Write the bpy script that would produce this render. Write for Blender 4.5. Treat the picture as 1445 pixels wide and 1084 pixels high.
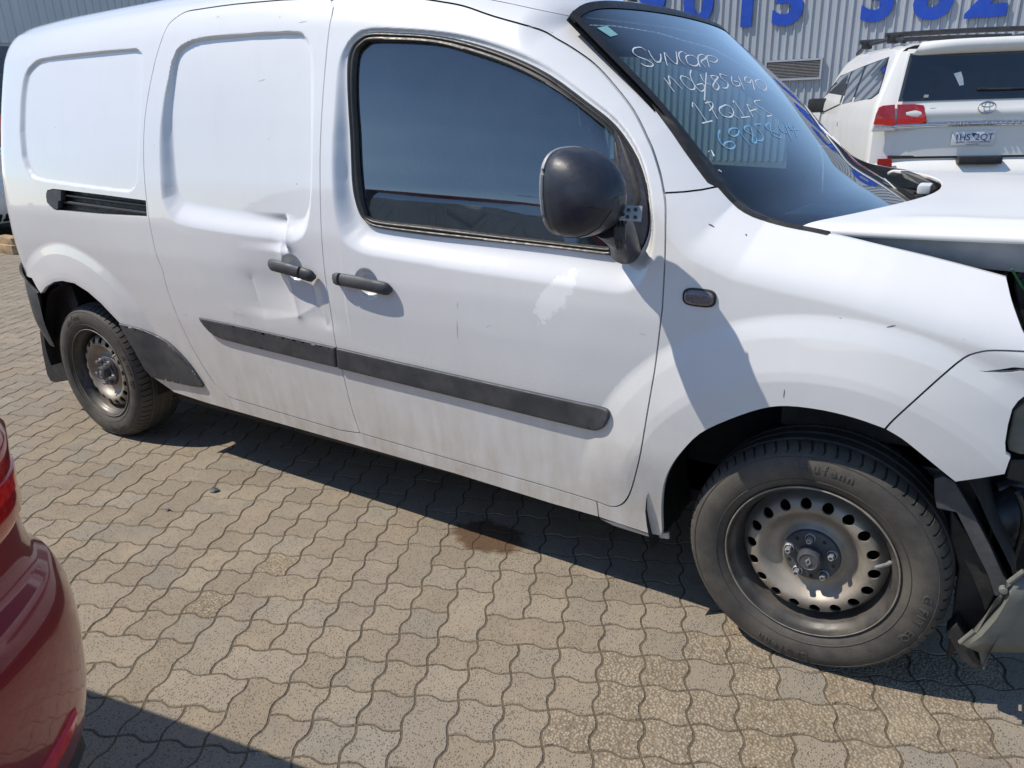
import bpy, bmesh, math, random
import numpy as np
from mathutils import Vector, Matrix, Quaternion
from mathutils.geometry import delaunay_2d_cdt
random.seed(7); rng = np.random.default_rng(7)
SC = bpy.context.scene
for o in list(bpy.data.objects): bpy.data.objects.remove(o)
COL = SC.collection

# ------------------------------------------------------------------ camera
W, H = 1445.0, 1084.0
CP = np.array([0.2639, -1.7, 1.4077]); YAW, PIT, ROLL, FPX = .5712, .3565, -.0328, 1072.8
def _basis():
    cy, sy, cp, sp = math.cos(YAW), math.sin(YAW), math.cos(PIT), math.sin(PIT)
    f = np.array([-sy*cp, cy*cp, -sp]); r = np.array([cy, sy, 0.]); u = np.cross(r, f)
    cr, sr = math.cos(ROLL), math.sin(ROLL)
    return f, r*cr+u*sr, -r*sr+u*cr
CF, CR, CU = _basis()
cam_d = bpy.data.cameras.new('camera'); cam = bpy.data.objects.new('camera', cam_d); COL.objects.link(cam)
M = Matrix((CR, CU, -CF)).transposed().to_4x4(); M.translation = Vector(CP); cam.matrix_world = M
cam_d.sensor_fit = 'HORIZONTAL'; cam_d.sensor_width = 36; cam_d.lens = 36*FPX/W
cam_d.clip_start = .05; cam_d.clip_end = 3000
SC.camera = cam
SC.render.resolution_x, SC.render.resolution_y = 1024, 768

# ------------------------------------------------------------------ light
SUN = Vector((.64, .375, -1.0)).normalized()          # direction the light travels
w = bpy.data.worlds.new('World'); SC.world = w; w.use_nodes = True
nt = w.node_tree; bgn = nt.nodes['Background']
sky = nt.nodes.new('ShaderNodeTexSky'); sky.sky_type = 'NISHITA'; sky.sun_disc = False
sky.sun_elevation = math.asin(-SUN.z); sky.sun_rotation = math.atan2(-SUN.x, -SUN.y)
sky.air_density = 1.0; sky.dust_density = .05; sky.ozone_density = 4.0; sky.altitude = 30
nt.links.new(sky.outputs[0], bgn.inputs[0]); bgn.inputs[1].default_value = .15
sl = bpy.data.lights.new('sun', 'SUN'); sl.energy = 4.7; sl.angle = math.radians(.53); sl.color = (1, .92, .80)
so = bpy.data.objects.new('sun', sl); COL.objects.link(so)
so.rotation_euler = SUN.to_track_quat('-Z', 'Y').to_euler(); so.location = (-6, -3, 9)
SC.view_settings.view_transform = 'Standard'; SC.view_settings.look = 'None'
SC.view_settings.exposure = .04; SC.view_settings.gamma = 1; SC.view_settings.use_curve_mapping = False

# ------------------------------------------------------------------ pixel -> direction
def ray(px): return CF + CR*(px[0]-W/2)/FPX - CU*(px[1]-H/2)/FPX
def atY(px, Y): d = ray(px); return CP + d*(Y-CP[1])/d[1]
def atX(px, X): d = ray(px); return CP + d*(X-CP[0])/d[0]
def atZ(px, Z): d = ray(px); return CP + d*(Z-CP[2])/d[2]
def project(P):
    d = np.atleast_2d(P)-CP; z = d@CF
    return np.stack([W/2+FPX*(d@CR)/z, H/2-FPX*(d@CU)/z], -1)

# ------------------------------------------------------------------ materials
def nodes(m): return m.node_tree.nodes, m.node_tree.links
def new_mat(name):
    m = bpy.data.materials.new(name); m.use_nodes = True; return m, m.node_tree.nodes['Principled BSDF']
def mapping(m, kind='Object'):
    n, l = nodes(m); tc = n.new('ShaderNodeTexCoord'); return tc.outputs[kind]
def noise(m, vec, scale, detail=4, rough=.55, lo=.35, hi=.65):
    n, l = nodes(m); t = n.new('ShaderNodeTexNoise'); t.inputs['Scale'].default_value = scale
    t.inputs['Detail'].default_value = detail; t.inputs['Roughness'].default_value = rough
    l.new(vec, t.inputs['Vector'])
    r = n.new('ShaderNodeMapRange'); r.inputs[1].default_value = lo; r.inputs[2].default_value = hi
    l.new(t.outputs[0], r.inputs[0]); return r.outputs[0]
def mix(m, fac, a, b):
    n, l = nodes(m); x = n.new('ShaderNodeMix'); x.data_type = 'RGBA'
    if isinstance(fac, (int, float)): x.inputs[0].default_value = fac
    else: l.new(fac, x.inputs[0])
    for i, c in ((6, a), (7, b)):
        if isinstance(c, tuple): x.inputs[i].default_value = (*c, 1)
        else: l.new(c, x.inputs[i])
    return x.outputs[2]
def math_(m, op, a, b=None):
    n, l = nodes(m); x = n.new('ShaderNodeMath'); x.operation = op; x.use_clamp = False
    for i, c in enumerate((a, b)):
        if c is None: continue
        if isinstance(c, (int, float)): x.inputs[i].default_value = c
        else: l.new(c, x.inputs[i])
    return x.outputs[0]
def bump(m, b, h, strength=.3, dist=.002):
    n, l = nodes(m); x = n.new('ShaderNodeBump'); x.inputs['Strength'].default_value = strength
    x.inputs['Distance'].default_value = dist; l.new(h, x.inputs['Height']); l.new(x.outputs[0], b.inputs['Normal'])
def simple(name, c, rough=.5, metal=0, coat=0, var=.12, scale=25, bmp=0, spec=None, dirt=None):
    m, b = new_mat(name); n, l = nodes(m); v = mapping(m)
    f = noise(m, v, scale)
    col = mix(m, f, tuple(x*(1-var) for x in c), tuple(min(1, x*(1+var)) for x in c))
    if dirt:
        col = mix(m, math_(m, 'MULTIPLY', noise(m, v, dirt[1], 6, .65, .45, .75), dirt[2]), col, dirt[0])
    l.new(col, b.inputs['Base Color'])
    b.inputs['Roughness'].default_value = rough; b.inputs['Metallic'].default_value = metal
    b.inputs['Coat Weight'].default_value = coat; b.inputs['Coat Roughness'].default_value = .04
    if spec is not None: b.inputs['Specular IOR Level'].default_value = spec
    rr = noise(m, v, scale*2.3); r2 = n.new('ShaderNodeMapRange')
    r2.inputs[3].default_value = max(.02, rough-.07); r2.inputs[4].default_value = min(1, rough+.1)
    l.new(rr, r2.inputs[0]); l.new(r2.outputs[0], b.inputs['Roughness'])
    if bmp: bump(m, b, noise(m, v, scale*6, 3), bmp, .001)
    return m

def paint_white(name, base=(.77, .775, .785), dirty=True, coat=.9, glare=False):
    m, b = new_mat(name); n, l = nodes(m); v = mapping(m)
    col = mix(m, noise(m, v, 2.2, 5, .6, .3, .7), tuple(x*.955 for x in base), base)
    sep = n.new('ShaderNodeSeparateXYZ'); l.new(v, sep.inputs[0])
    if dirty:
        # road film low on the body, dried run marks, small chips and scuffs
        mr = n.new('ShaderNodeMapRange'); mr.inputs[1].default_value = .72; mr.inputs[2].default_value = .28
        mr.inputs[3].default_value = 0; mr.inputs[4].default_value = 1; l.new(sep.outputs[2], mr.inputs[0])
        st = n.new('ShaderNodeMapping'); st.inputs['Scale'].default_value = (26, 26, 2.4); l.new(v, st.inputs[0])
        streak = noise(m, st.outputs[0], 1.0, 5, .6, .35, .8)
        blot = noise(m, v, 9, 6, .65, .3, .75)
        f = math_(m, 'MULTIPLY', mr.outputs[0], math_(m, 'ADD', math_(m, 'MULTIPLY', streak, .5), math_(m, 'MULTIPLY', blot, .55)))
        col = mix(m, f, col, (.46, .41, .33))
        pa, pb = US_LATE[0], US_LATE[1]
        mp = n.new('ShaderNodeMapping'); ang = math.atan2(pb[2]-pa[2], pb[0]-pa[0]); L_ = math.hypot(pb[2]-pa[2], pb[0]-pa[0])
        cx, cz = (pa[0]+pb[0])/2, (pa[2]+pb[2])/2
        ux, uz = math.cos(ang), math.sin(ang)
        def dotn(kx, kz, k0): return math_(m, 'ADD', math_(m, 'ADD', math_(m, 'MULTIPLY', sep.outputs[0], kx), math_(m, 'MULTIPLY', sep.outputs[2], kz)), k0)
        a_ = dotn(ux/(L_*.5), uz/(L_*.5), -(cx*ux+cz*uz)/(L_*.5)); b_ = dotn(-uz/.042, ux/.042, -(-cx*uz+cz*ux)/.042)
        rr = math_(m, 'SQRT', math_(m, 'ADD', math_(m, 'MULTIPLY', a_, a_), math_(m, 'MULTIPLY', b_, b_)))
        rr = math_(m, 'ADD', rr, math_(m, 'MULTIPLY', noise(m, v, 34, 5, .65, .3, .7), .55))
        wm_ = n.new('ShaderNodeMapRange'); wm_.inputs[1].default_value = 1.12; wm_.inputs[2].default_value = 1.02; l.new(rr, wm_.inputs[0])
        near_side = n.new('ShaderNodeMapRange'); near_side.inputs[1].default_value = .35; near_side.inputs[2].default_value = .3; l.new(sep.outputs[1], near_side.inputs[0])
        col = mix(m, math_(m, 'MULTIPLY', math_(m, 'MULTIPLY', wm_.outputs[0], near_side.outputs[0]), .8), col, (.93, .94, .95))  # reflected glare on the front door, put into the base colour as a paler patch
        allover = math_(m, 'MULTIPLY', noise(m, st.outputs[0], .7, 6, .7, .5, .85), .08)
        col = mix(m, allover, col, (.42, .41, .40))
        sc = n.new('ShaderNodeMapping'); sc.inputs['Scale'].default_value = (30, 30, 75); sc.inputs['Rotation'].default_value = (0, .5, 0); l.new(v, sc.inputs[0])
        chip = noise(m, sc.outputs[0], 1.0, 2, .5, .80, .82)
        col = mix(m, math_(m, 'MULTIPLY', chip, .75), col, (.12, .12, .13))
        l.new(math_(m, 'ADD', math_(m, 'MULTIPLY', f, .35), .26), b.inputs['Roughness'])
        l.new(math_(m, 'SUBTRACT', coat, math_(m, 'MULTIPLY', f, coat*.9)), b.inputs['Coat Weight'])
    else:
        b.inputs['Roughness'].default_value = .3; b.inputs['Coat Weight'].default_value = .6
    l.new(col, b.inputs['Base Color']); b.inputs['Coat Roughness'].default_value = .035
    bump(m, b, noise(m, v, 5, 2, .5, .2, .8), .06, .004)
    return m

def glass_mat(name, tint, ior=1.5, spec=1.0, dust=.03, dustc=(.5, .5, .5)):
    # thin pane: tinted see-through plus the mirror reflection of both faces
    m = bpy.data.materials.new(name); m.use_nodes = True; n, l = nodes(m); n.clear()
    out = n.new('ShaderNodeOutputMaterial'); tr = n.new('ShaderNodeBsdfTransparent'); tr.inputs[0].default_value = (*tint, 1)
    gl = n.new('ShaderNodeBsdfGlossy'); gl.inputs['Roughness'].default_value = .015; gl.inputs[0].default_value = (spec, spec, spec, 1)
    fr = n.new('ShaderNodeFresnel'); fr.inputs[0].default_value = ior
    mu = n.new('ShaderNodeMath'); mu.operation = 'MULTIPLY'; mu.inputs[1].default_value = 1.8; mu.use_clamp = True
    l.new(fr.outputs[0], mu.inputs[0])
    mx = n.new('ShaderNodeMixShader'); l.new(mu.outputs[0], mx.inputs[0]); l.new(tr.outputs[0], mx.inputs[1]); l.new(gl.outputs[0], mx.inputs[2])
    df = n.new('ShaderNodeBsdfDiffuse'); df.inputs[0].default_value = (*dustc, 1)
    m2 = n.new('ShaderNodeMixShader'); l.new(mx.outputs[0], m2.inputs[1]); l.new(df.outputs[0], m2.inputs[2])
    v = mapping(m); d = noise(m, v, 3.5, 6, .65, .3, .8); l.new(math_(m, 'MULTIPLY', d, dust), m2.inputs[0])
    l.new(m2.outputs[0], out.inputs[0]); return m

MT = {}
US_LATE = [atY((752, 458), 0), atY((820, 372), .02)]        # ends of the glare patch painted onto the front door
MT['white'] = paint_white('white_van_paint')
MT['white2'] = paint_white('white_wagon_paint', (.80, .80, .78), False)
MT['hood'] = paint_white('white_bonnet_paint', (.80, .80, .79), coat=.02)
MT['trim'] = simple('dark_grey_plastic', (.055, .059, .068), .55, var=.15, scale=14, bmp=.25, dirt=((.16, .15, .14), 7, .35))
MT['black'] = simple('black_plastic', (.018, .019, .022), .5, var=.2, scale=20, bmp=.15, dirt=((.10, .095, .09), 9, .3))
MT['mirror_black'] = simple('mirror_black_plastic', (.020, .024, .036), .42, var=.2, scale=16, bmp=.12, dirt=((.12, .12, .12), 6, .25))
MT['rubber'] = simple('rubber_seal', (.020, .019, .018), .45, var=.2, scale=30)
MT['dark'] = simple('dark_underside', (.012, .012, .013), .8, var=.3, scale=12)
MT['grey_paint'] = simple('grey_inner_paint', (.42, .44, .47), .55, var=.1, scale=8, dirt=((.10, .09, .08), 5, .5))
MT['interior'] = simple('cabin_plastic', (.035, .037, .042), .6, var=.2, scale=10)
MT['seatcloth'] = simple('seat_cloth', (.03, .035, .05), .9, var=.3, scale=60)
MT['paper'] = simple('paper', (.55, .60, .65), .8, var=.1)
MT['chalk'] = simple('white_paint_pen', (.74, .78, .81), .8, var=.08, scale=60)
MT['chalkblue'] = simple('blue_paint_pen', (.22, .46, .68), .8, var=.12, scale=60)
MT['metal'] = simple('bare_metal', (.45, .45, .46), .38, 1, var=.2, scale=30)
MT['zinc'] = simple('zinc_plate', (.36, .36, .37), .55, .55, var=.15, scale=40)
MT['chrome'] = simple('chrome', (.75, .76, .78), .12, 1, var=.05, scale=10)
MT['red_lens'] = simple('red_lens', (.42, .008, .010), .12, coat=.8, var=.2, scale=40)
MT['red_lens_bright'] = simple('bright_red_lens', (.75, .012, .012), .15, coat=.8, var=.15, scale=50)
MT['clear_lens'] = simple('clear_lens', (.62, .60, .58), .2, coat=.6, var=.15, scale=60)
MT['amber_lens'] = simple('smoked_lens', (.17, .15, .16), .25, coat=.5, var=.2, scale=60)
MT['glass_door'] = glass_mat('door_glass', (.52, .68, .68), 1.85, 1.0, .05, (.30, .42, .52))
MT['glass_ws'] = glass_mat('windscreen_glass', (.66, .80, .78), 1.44, 1.0, .04, (.45, .48, .5))
MT['glass_dark'] = glass_mat('privacy_glass', (.05, .06, .07), 1.6, 1.0, .02)
MT['frit'] = simple('black_ceramic_band', (.010, .011, .014), .25, var=.1)
MT['blue_sign'] = simple('blue_sign_paint', (.004, .055, .43), .4, var=.1, scale=5, dirt=((.05, .10, .30), 8, .4))
MT['plate'] = simple('number_plate', (.72, .74, .76), .4, var=.04)
MT['plate_blue'] = simple('plate_print_blue', (.02, .05, .22), .5, var=.05)
MT['timber'] = simple('timber', (.36, .25, .14), .8, var=.3, scale=14, bmp=.2)
MT['engine'] = simple('engine_plastic', (.010, .013, .018), .42, var=.3, scale=12, dirt=((.06, .065, .07), 6, .5))
MT['green_wire'] = simple('green_cable', (.02, .16, .05), .5)
MT['valance'] = simple('dusty_valance', (.13, .135, .12), .6, var=.15, scale=9, bmp=.2, dirt=((.30, .28, .22), 6, .7))
MT['leaf'] = simple('dry_leaf', (.45, .36, .2), .9)

def red_paint():
    m, b = new_mat('dark_red_metallic'); n, l = nodes(m); v = mapping(m)
    col = mix(m, noise(m, v, 700, 2, .5, .4, .6), (.20, .006, .014), (.27, .010, .022))
    l.new(col, b.inputs['Base Color']); b.inputs['Metallic'].default_value = .25; b.inputs['Roughness'].default_value = .32
    b.inputs['Coat Weight'].default_value = 1; b.inputs['Coat Roughness'].default_value = .03
    return m
MT['red'] = red_paint()

def tyre_mat():
    m, b = new_mat('tyre_rubber'); n, l = nodes(m); v = mapping(m)
    f = noise(m, v, 7, 6, .65, .35, .7)
    col = mix(m, f, (.040, .039, .038), (.115, .102, .086)); l.new(col, b.inputs['Base Color'])
    b.inputs['Roughness'].default_value = .72
    bump(m, b, noise(m, v, 180, 3), .25, .0008); return m
MT['tyre'] = tyre_mat()
def steel_mat():
    m, b = new_mat('wheel_steel_paint'); n, l = nodes(m); v = mapping(m)
    f = noise(m, v, 9, 6, .65, .3, .7)
    col = mix(m, f, (.20, .182, .157), (.40, .355, .30))
    col = mix(m, noise(m, v, 38, 5, .7, .6, .8), col, (.11, .09, .075)); l.new(col, b.inputs['Base Color'])
    b.inputs['Roughness'].default_value = .5; b.inputs['Metallic'].default_value = .35
    bump(m, b, noise(m, v, 60, 4), .12, .001); return m
MT['steel'] = steel_mat()

MT['rimdark'] = simple('rim_barrel_paint', (.055, .053, .052), .45, .2, var=.3, scale=10, dirt=((.22, .19, .15), 6, .5))
def ground_tint(m, col, v):
    """rusty stain under the sill, with a shape of its own"""
    n, l = nodes(m)
    geo = n.new('ShaderNodeNewGeometry'); st = atZ((690, 757), 0)
    mp = n.new('ShaderNodeMapping'); mp.inputs['Location'].default_value = (-st[0]/.13, -st[1]/.085, 0); mp.inputs['Scale'].default_value = (1/.13, 1/.085, 0)
    l.new(geo.outputs['Position'], mp.inputs[0]); ln = n.new('ShaderNodeVectorMath'); ln.operation = 'LENGTH'; l.new(mp.outputs[0], ln.inputs[0])
    nz = noise(m, geo.outputs['Position'], 22, 4, .6, .2, .8)
    q = math_(m, 'ADD', ln.outputs['Value'], math_(m, 'MULTIPLY', nz, .55))
    mr = n.new('ShaderNodeMapRange'); mr.inputs[1].default_value = 1.2; mr.inputs[2].default_value = 1.5; mr.inputs[3].default_value = .9; mr.inputs[4].default_value = 0
    l.new(q, mr.inputs[0])
    return mix(m, mr.outputs[0], col, (.105, .060, .032)), geo.outputs['Position']
def paver_mat(name, a, b_, speck, pebble=False, attr=False):
    m, b = new_mat(name); n, l = nodes(m); v = mapping(m, 'Object')
    oi = n.new('ShaderNodeObjectInfo'); geo = n.new('ShaderNodeNewGeometry'); P = geo.outputs['Position']
    big = noise(m, P, 2.2, 4, .6, .3, .7)
    col = mix(m, big, a, b_)
    if attr:
        at = n.new('ShaderNodeAttribute'); at.attribute_name = 'tint'; rnd = at.outputs['Fac']
    else: rnd = oi.outputs['Random']
    hs = n.new('ShaderNodeHueSaturation'); l.new(col, hs.inputs['Color'])
    mr = n.new('ShaderNodeMapRange'); mr.inputs[3].default_value = .86; mr.inputs[4].default_value = 1.12; l.new(rnd, mr.inputs[0]); l.new(mr.outputs[0], hs.inputs['Value'])
    mr = n.new('ShaderNodeMapRange'); mr.inputs[3].default_value = .85; mr.inputs[4].default_value = 1.12
    l.new(math_(m, 'FRACT', math_(m, 'MULTIPLY', rnd, 7.31)), mr.inputs[0]); l.new(mr.outputs[0], hs.inputs['Saturation'])
    col = hs.outputs[0]
    vo = n.new('ShaderNodeTexVoronoi'); vo.inputs['Scale'].default_value = 190 if not pebble else 150; l.new(P, vo.inputs['Vector'])
    sepc = n.new('ShaderNodeSeparateColor'); l.new(vo.outputs['Color'], sepc.inputs[0])
    if pebble:
        r1 = n.new('ShaderNodeMapRange'); r1.inputs[1].default_value = .1; r1.inputs[2].default_value = .9; l.new(sepc.outputs[0], r1.inputs[0])
        col = mix(m, math_(m, 'MULTIPLY', r1.outputs[0], .8), col, (.44, .375, .28))
        e = n.new('ShaderNodeMapRange'); e.inputs[1].default_value = .25; e.inputs[2].default_value = .62; l.new(vo.outputs['Distance'], e.inputs[0])
        col = mix(m, math_(m, 'MULTIPLY', e.outputs[0], .7), col, (.14, .112, .08))
        hgt = math_(m, 'SUBTRACT', 1, vo.outputs['Distance'])
        bump(m, b, hgt, .8, .004)
    else:
        r1 = n.new('ShaderNodeMapRange'); r1.inputs[1].default_value = .60; r1.inputs[2].default_value = .66; l.new(sepc.outputs[0], r1.inputs[0])
        r2 = n.new('ShaderNodeMapRange'); r2.inputs[1].default_value = .5; r2.inputs[2].default_value = .25; l.new(vo.outputs['Distance'], r2.inputs[0])
        sp = math_(m, 'MULTIPLY', r1.outputs[0], r2.outputs[0])
        col = mix(m, math_(m, 'MULTIPLY', sp, .85), col, speck)
        g = noise(m, P, 300, 3, .6, .3, .7)
        col = mix(m, math_(m, 'MULTIPLY', g, .35), col, (.55, .49, .40))
        bump(m, b, math_(m, 'SUBTRACT', g, math_(m, 'MULTIPLY', sp, 1.4)), .7, .0022)
    # worn, sandy blotches
    bl = noise(m, P, 5.5, 7, .7, .5, .78); col = mix(m, math_(m, 'MULTIPLY', bl, .45), col, (.46, .37, .25))
    bl = noise(m, P, 3.1, 6, .65, .56, .8); col = mix(m, math_(m, 'MULTIPLY', bl, .4), col, (.16, .135, .11))
    col, _ = ground_tint(m, col, v)
    l.new(col, b.inputs['Base Color']); b.inputs['Roughness'].default_value = .92; b.inputs['Specular IOR Level'].default_value = .25
    return m
PA, PB = (.258, .211, .156), (.220, .180, .135)
MT['paver'] = paver_mat('paver_tan', PA, PB, (.055, .045, .038))
MT['paver_pebble'] = paver_mat('paver_exposed_pebble', (.30, .24, .165), (.25, .20, .14), (.05, .05, .05), True)
MT['paver_grey'] = paver_mat('paver_worn_grey', (.25, .215, .165), (.205, .18, .145), (.04, .042, .045))
MT['paver_stuff'] = paver_mat('paver_field', PA, PB, (.055, .045, .038), False, True)
def sand_mat():
    m, b = new_mat('joint_sand'); n, l = nodes(m); geo = n.new('ShaderNodeNewGeometry'); P = geo.outputs['Position']
    col = mix(m, noise(m, P, 60, 6, .7), (.085, .068, .045), (.17, .135, .088))
    col, _ = ground_tint(m, col, P)
    l.new(col, b.inputs['Base Color']); b.inputs['Roughness'].default_value = .95; bump(m, b, noise(m, P, 400, 3), .6, .003); return m
MT['sand'] = sand_mat()
def clad_mat(name, c):
    m, b = new_mat(name); n, l = nodes(m); v = mapping(m)
    st = n.new('ShaderNodeMapping'); st.inputs['Scale'].default_value = (6, 6, .5); l.new(v, st.inputs[0])
    col = mix(m, noise(m, st.outputs[0], 1, 6, .65, .3, .7), tuple(x*.86 for x in c), c)
    col = mix(m, math_(m, 'MULTIPLY', noise(m, v, 1.7, 6, .7, .55, .8), .3), col, tuple(x*.6 for x in c))
    l.new(col, b.inputs['Base Color']); b.inputs['Roughness'].default_value = .45; b.inputs['Metallic'].default_value = .1; return m
MT['clad'] = clad_mat('wall_sheeting', (.40, .43, .48))
MT['clad2'] = clad_mat('shaded_wall_sheeting', (.62, .64, .66))

# ------------------------------------------------------------------ object helpers
def tag(o, label=None, cat=None, group=None, kind=None):
    for k, v in (('label', label), ('category', cat), ('group', group), ('kind', kind)):
        if v: o[k] = v
    return o
def link(o, parent=None, keep=True):
    COL.objects.link(o)
    if parent is not None:
        o.parent = parent
        if keep: o.matrix_parent_inverse = WM(parent).inverted()
    return o
def WM(o):
    m = o.matrix_basis.copy()
    if o.parent: m = WM(o.parent) @ o.matrix_parent_inverse @ m
    return m
def empty(name, loc=(0, 0, 0), rz=0, parent=None, keep=True):
    o = bpy.data.objects.new(name, None); o.location = loc; o.rotation_euler = (0, 0, rz); o.empty_display_size = .2
    return link(o, parent, keep)
def mesh(name, V, F, mat, parent=None, smooth=True, keep=True, normals=None, auto=None):
    me = bpy.data.meshes.new(name); me.from_pydata([tuple(map(float, v)) for v in V], [], [tuple(int(i) for i in f) for f in F]); me.materials.append(MT[mat] if isinstance(mat, str) else mat)
    me.polygons.foreach_set('use_smooth', [smooth]*len(me.polygons)); me.update()
    if normals is not None: me.normals_split_custom_set_from_vertices([tuple(map(float, v)) for v in normals])
    elif auto and smooth: me.set_sharp_from_angle(angle=math.radians(auto))
    o = bpy.data.objects.new(name, me); return link(o, parent, keep)
def copy_tree(o, parent=None):
    c = o.copy(); COL.objects.link(c); c.parent = parent
    if parent is not None: c.matrix_parent_inverse = o.matrix_parent_inverse.copy()
    for ch in o.children: copy_tree(ch, c)
    return c
class B:
    """collects primitives of ONE part"""
    def __init__(s): s.V = []; s.F = []
    def add(s, V, F):
        k = len(s.V); s.V += [tuple(v) for v in V]; s.F += [tuple(i+k for i in f) for f in F]; return s
    def box(s, a, b, bev=0.0, mtx=None):
        bm = bmesh.new(); bmesh.ops.create_cube(bm, size=1)
        for v in bm.verts: v.co = Vector([(a[i]+b[i])/2+v.co[i]*(b[i]-a[i]) for i in range(3)])
        if bev: bmesh.ops.bevel(bm, geom=bm.edges[:], offset=bev, segments=2, affect='EDGES', profile=.6)
        if mtx is not None: bm.transform(mtx)
        bm.verts.index_update(); s.add([v.co[:] for v in bm.verts], [[v.index for v in f.verts] for f in bm.faces]); bm.free(); return s
    def tube(s, pts, rad, n=10, flat=1.0, cap=True, updir=(0, 0, 1)):
        pts = [Vector(p) for p in pts]; V = []; F = []
        rads = rad if hasattr(rad, '__len__') else [rad]*len(pts)
        for i, p in enumerate(pts):
            t = (pts[min(i+1, len(pts)-1)]-pts[max(i-1, 0)]).normalized(); u = Vector(updir)
            if abs(t.dot(u)) > .95: u = Vector((1, 0, 0))
            a = t.cross(u).normalized(); b = a.cross(t)
            for k in range(n):
                an = 2*math.pi*k/n; V.append(p+a*math.cos(an)*rads[i]*flat+b*math.sin(an)*rads[i])
        for i in range(len(pts)-1):
            for k in range(n): F.append((i*n+k, i*n+(k+1) % n, (i+1)*n+(k+1) % n, (i+1)*n+k))
        if cap: F.append(tuple(range(n))[::-1]); F.append(tuple(range((len(pts)-1)*n, len(pts)*n)))
        return s.add(V, F)
    def lathe(s, prof, n=64, axis='Y', c=(0, 0, 0), closed=False):
        V = []; F = []; m = len(prof)
        for i in range(n):
            a = 2*math.pi*i/n
            for r, y in prof:
                if axis == 'Y': V.append((c[0]+r*math.cos(a), c[1]+y, c[2]+r*math.sin(a)))
                elif axis == 'Z': V.append((c[0]+r*math.cos(a), c[1]+r*math.sin(a), c[2]+y))
                else: V.append((c[0]+y, c[1]+r*math.cos(a), c[2]+r*math.sin(a)))
        for i in range(n):
            j = (i+1) % n
            for k in range(m-1 if not closed else m):
                k2 = (k+1) % m; F.append((i*m+k, j*m+k, j*m+k2, i*m+k2))
        return s.add(V, F)
    def grid(s, P):
        """P[i][j] points"""
        n, m = len(P), len(P[0]); V = [p for row in P for p in row]
        return s.add(V, [(i*m+j, (i+1)*m+j, (i+1)*m+j+1, i*m+j+1) for i in range(n-1) for j in range(m-1)])
    def prism(s, poly, d):
        """poly: 3D loop, d: extrusion vector"""
        n = len(poly); V = [Vector(p) for p in poly]+[Vector(p)+Vector(d) for p in poly]
        F = [tuple(range(n))[::-1], tuple(range(n, 2*n))]+[(i, (i+1) % n, n+(i+1) % n, n+i) for i in range(n)]
        return s.add(V, F)
    def build(s, name, mat, parent=None, smooth=True, keep=True, auto=35, bevel=0):
        o = mesh(name, s.V, s.F, mat, parent, smooth, keep, auto=auto)
        if bevel:
            md = o.modifiers.new('b', 'BEVEL'); md.width = bevel; md.segments = 2; md.limit_method = 'ANGLE'
        return o

# ------------------------------------------------------------------ 2D tools
def cr(pts, n=8):
    """Catmull-Rom through open point list"""
    P = np.array(pts, float); P = np.vstack([2*P[0]-P[1], P, 2*P[-1]-P[-2]]); out = []
    for i in range(1, len(P)-2):
        for t in np.arange(n)/n:
            a, b, c, d = P[i-1:i+3]
            out.append(.5*((2*b)+(-a+c)*t+(2*a-5*b+4*c-d)*t*t+(-a+3*b-3*c+d)*t**3))
    out.append(P[-2]); return np.array(out)
def segd(P, poly, closed=True):
    A = np.array(poly); Bq = np.roll(A, -1, 0)
    if not closed: A, Bq = A[:-1], Bq[:-1]
    d = np.full(len(P), 1e9)
    for a, b in zip(A, Bq):
        ab = b-a; L = ab@ab+1e-18; t = np.clip(((P-a)@ab)/L, 0, 1); q = P-a-t[:, None]*ab
        d = np.minimum(d, q[:, 0]**2+q[:, 1]**2)
    return np.sqrt(d)
def inside(P, poly):
    A = np.array(poly); Bq = np.roll(A, -1, 0); c = np.zeros(len(P), bool)
    for a, b in zip(A, Bq):
        if a[1] == b[1]: continue
        k = (a[1] > P[:, 1]) != (b[1] > P[:, 1])
        c ^= k & (P[:, 0] < (b[0]-a[0])*(P[:, 1]-a[1])/(b[1]-a[1])+a[0])
    return c
def area(p): x, y = np.array(p).T; return .5*np.sum(x*np.roll(y, -1)-np.roll(x, -1)*y)
def resample(poly, step):
    P = np.array(poly); out = []
    for a, b in zip(P, np.roll(P, -1, 0)):
        L = np.linalg.norm(b-a)
        if L < 1e-6: continue
        k = max(1, int(math.ceil(L/step)))
        for i in range(k): out.append(a+(b-a)*i/k)
    out = np.array(out); keep = [0]
    for i in range(1, len(out)):
        if np.linalg.norm(out[i]-out[keep[-1]]) > step*.25: keep.append(i)
    return out[keep]
def inset(poly, g):
    P = np.array(poly)
    if area(P) < 0: P = P[::-1]
    e = np.roll(P, -1, 0)-P; e /= np.linalg.norm(e, axis=1)[:, None]; n = np.stack([-e[:, 1], e[:, 0]], 1)
    m = n+np.roll(n, 1, 0); m /= np.maximum(np.linalg.norm(m, axis=1), .2)[:, None]
    c = np.maximum((m*n).sum(1), .4); return P+m*(g/c)[:, None]
def resample_open(P, step=.004):
    out = []
    for a, b in zip(P[:-1], P[1:]):
        k = max(1, int(np.linalg.norm(b-a)/step)); out += [a+(b-a)*i/k for i in range(k)]
    return np.array(out+[P[-1]])
def sstep(t): t = np.clip(t, 0, 1); return t*t*(3-2*t)
def curve1(xs, ys, sig=.02, lo=-4.5, hi=3.0):
    g = np.arange(lo, hi, .004); y = np.interp(g, xs, ys); k = np.arange(-int(3*sig/.004)-1, int(3*sig/.004)+2)*.004
    kern = np.exp(-.5*(k/sig)**2); kern /= kern.sum(); yp = np.pad(y, len(k)//2, mode='edge'); ys2 = np.convolve(yp, kern, 'valid')
    return lambda x: np.interp(x, g, ys2)

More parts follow.
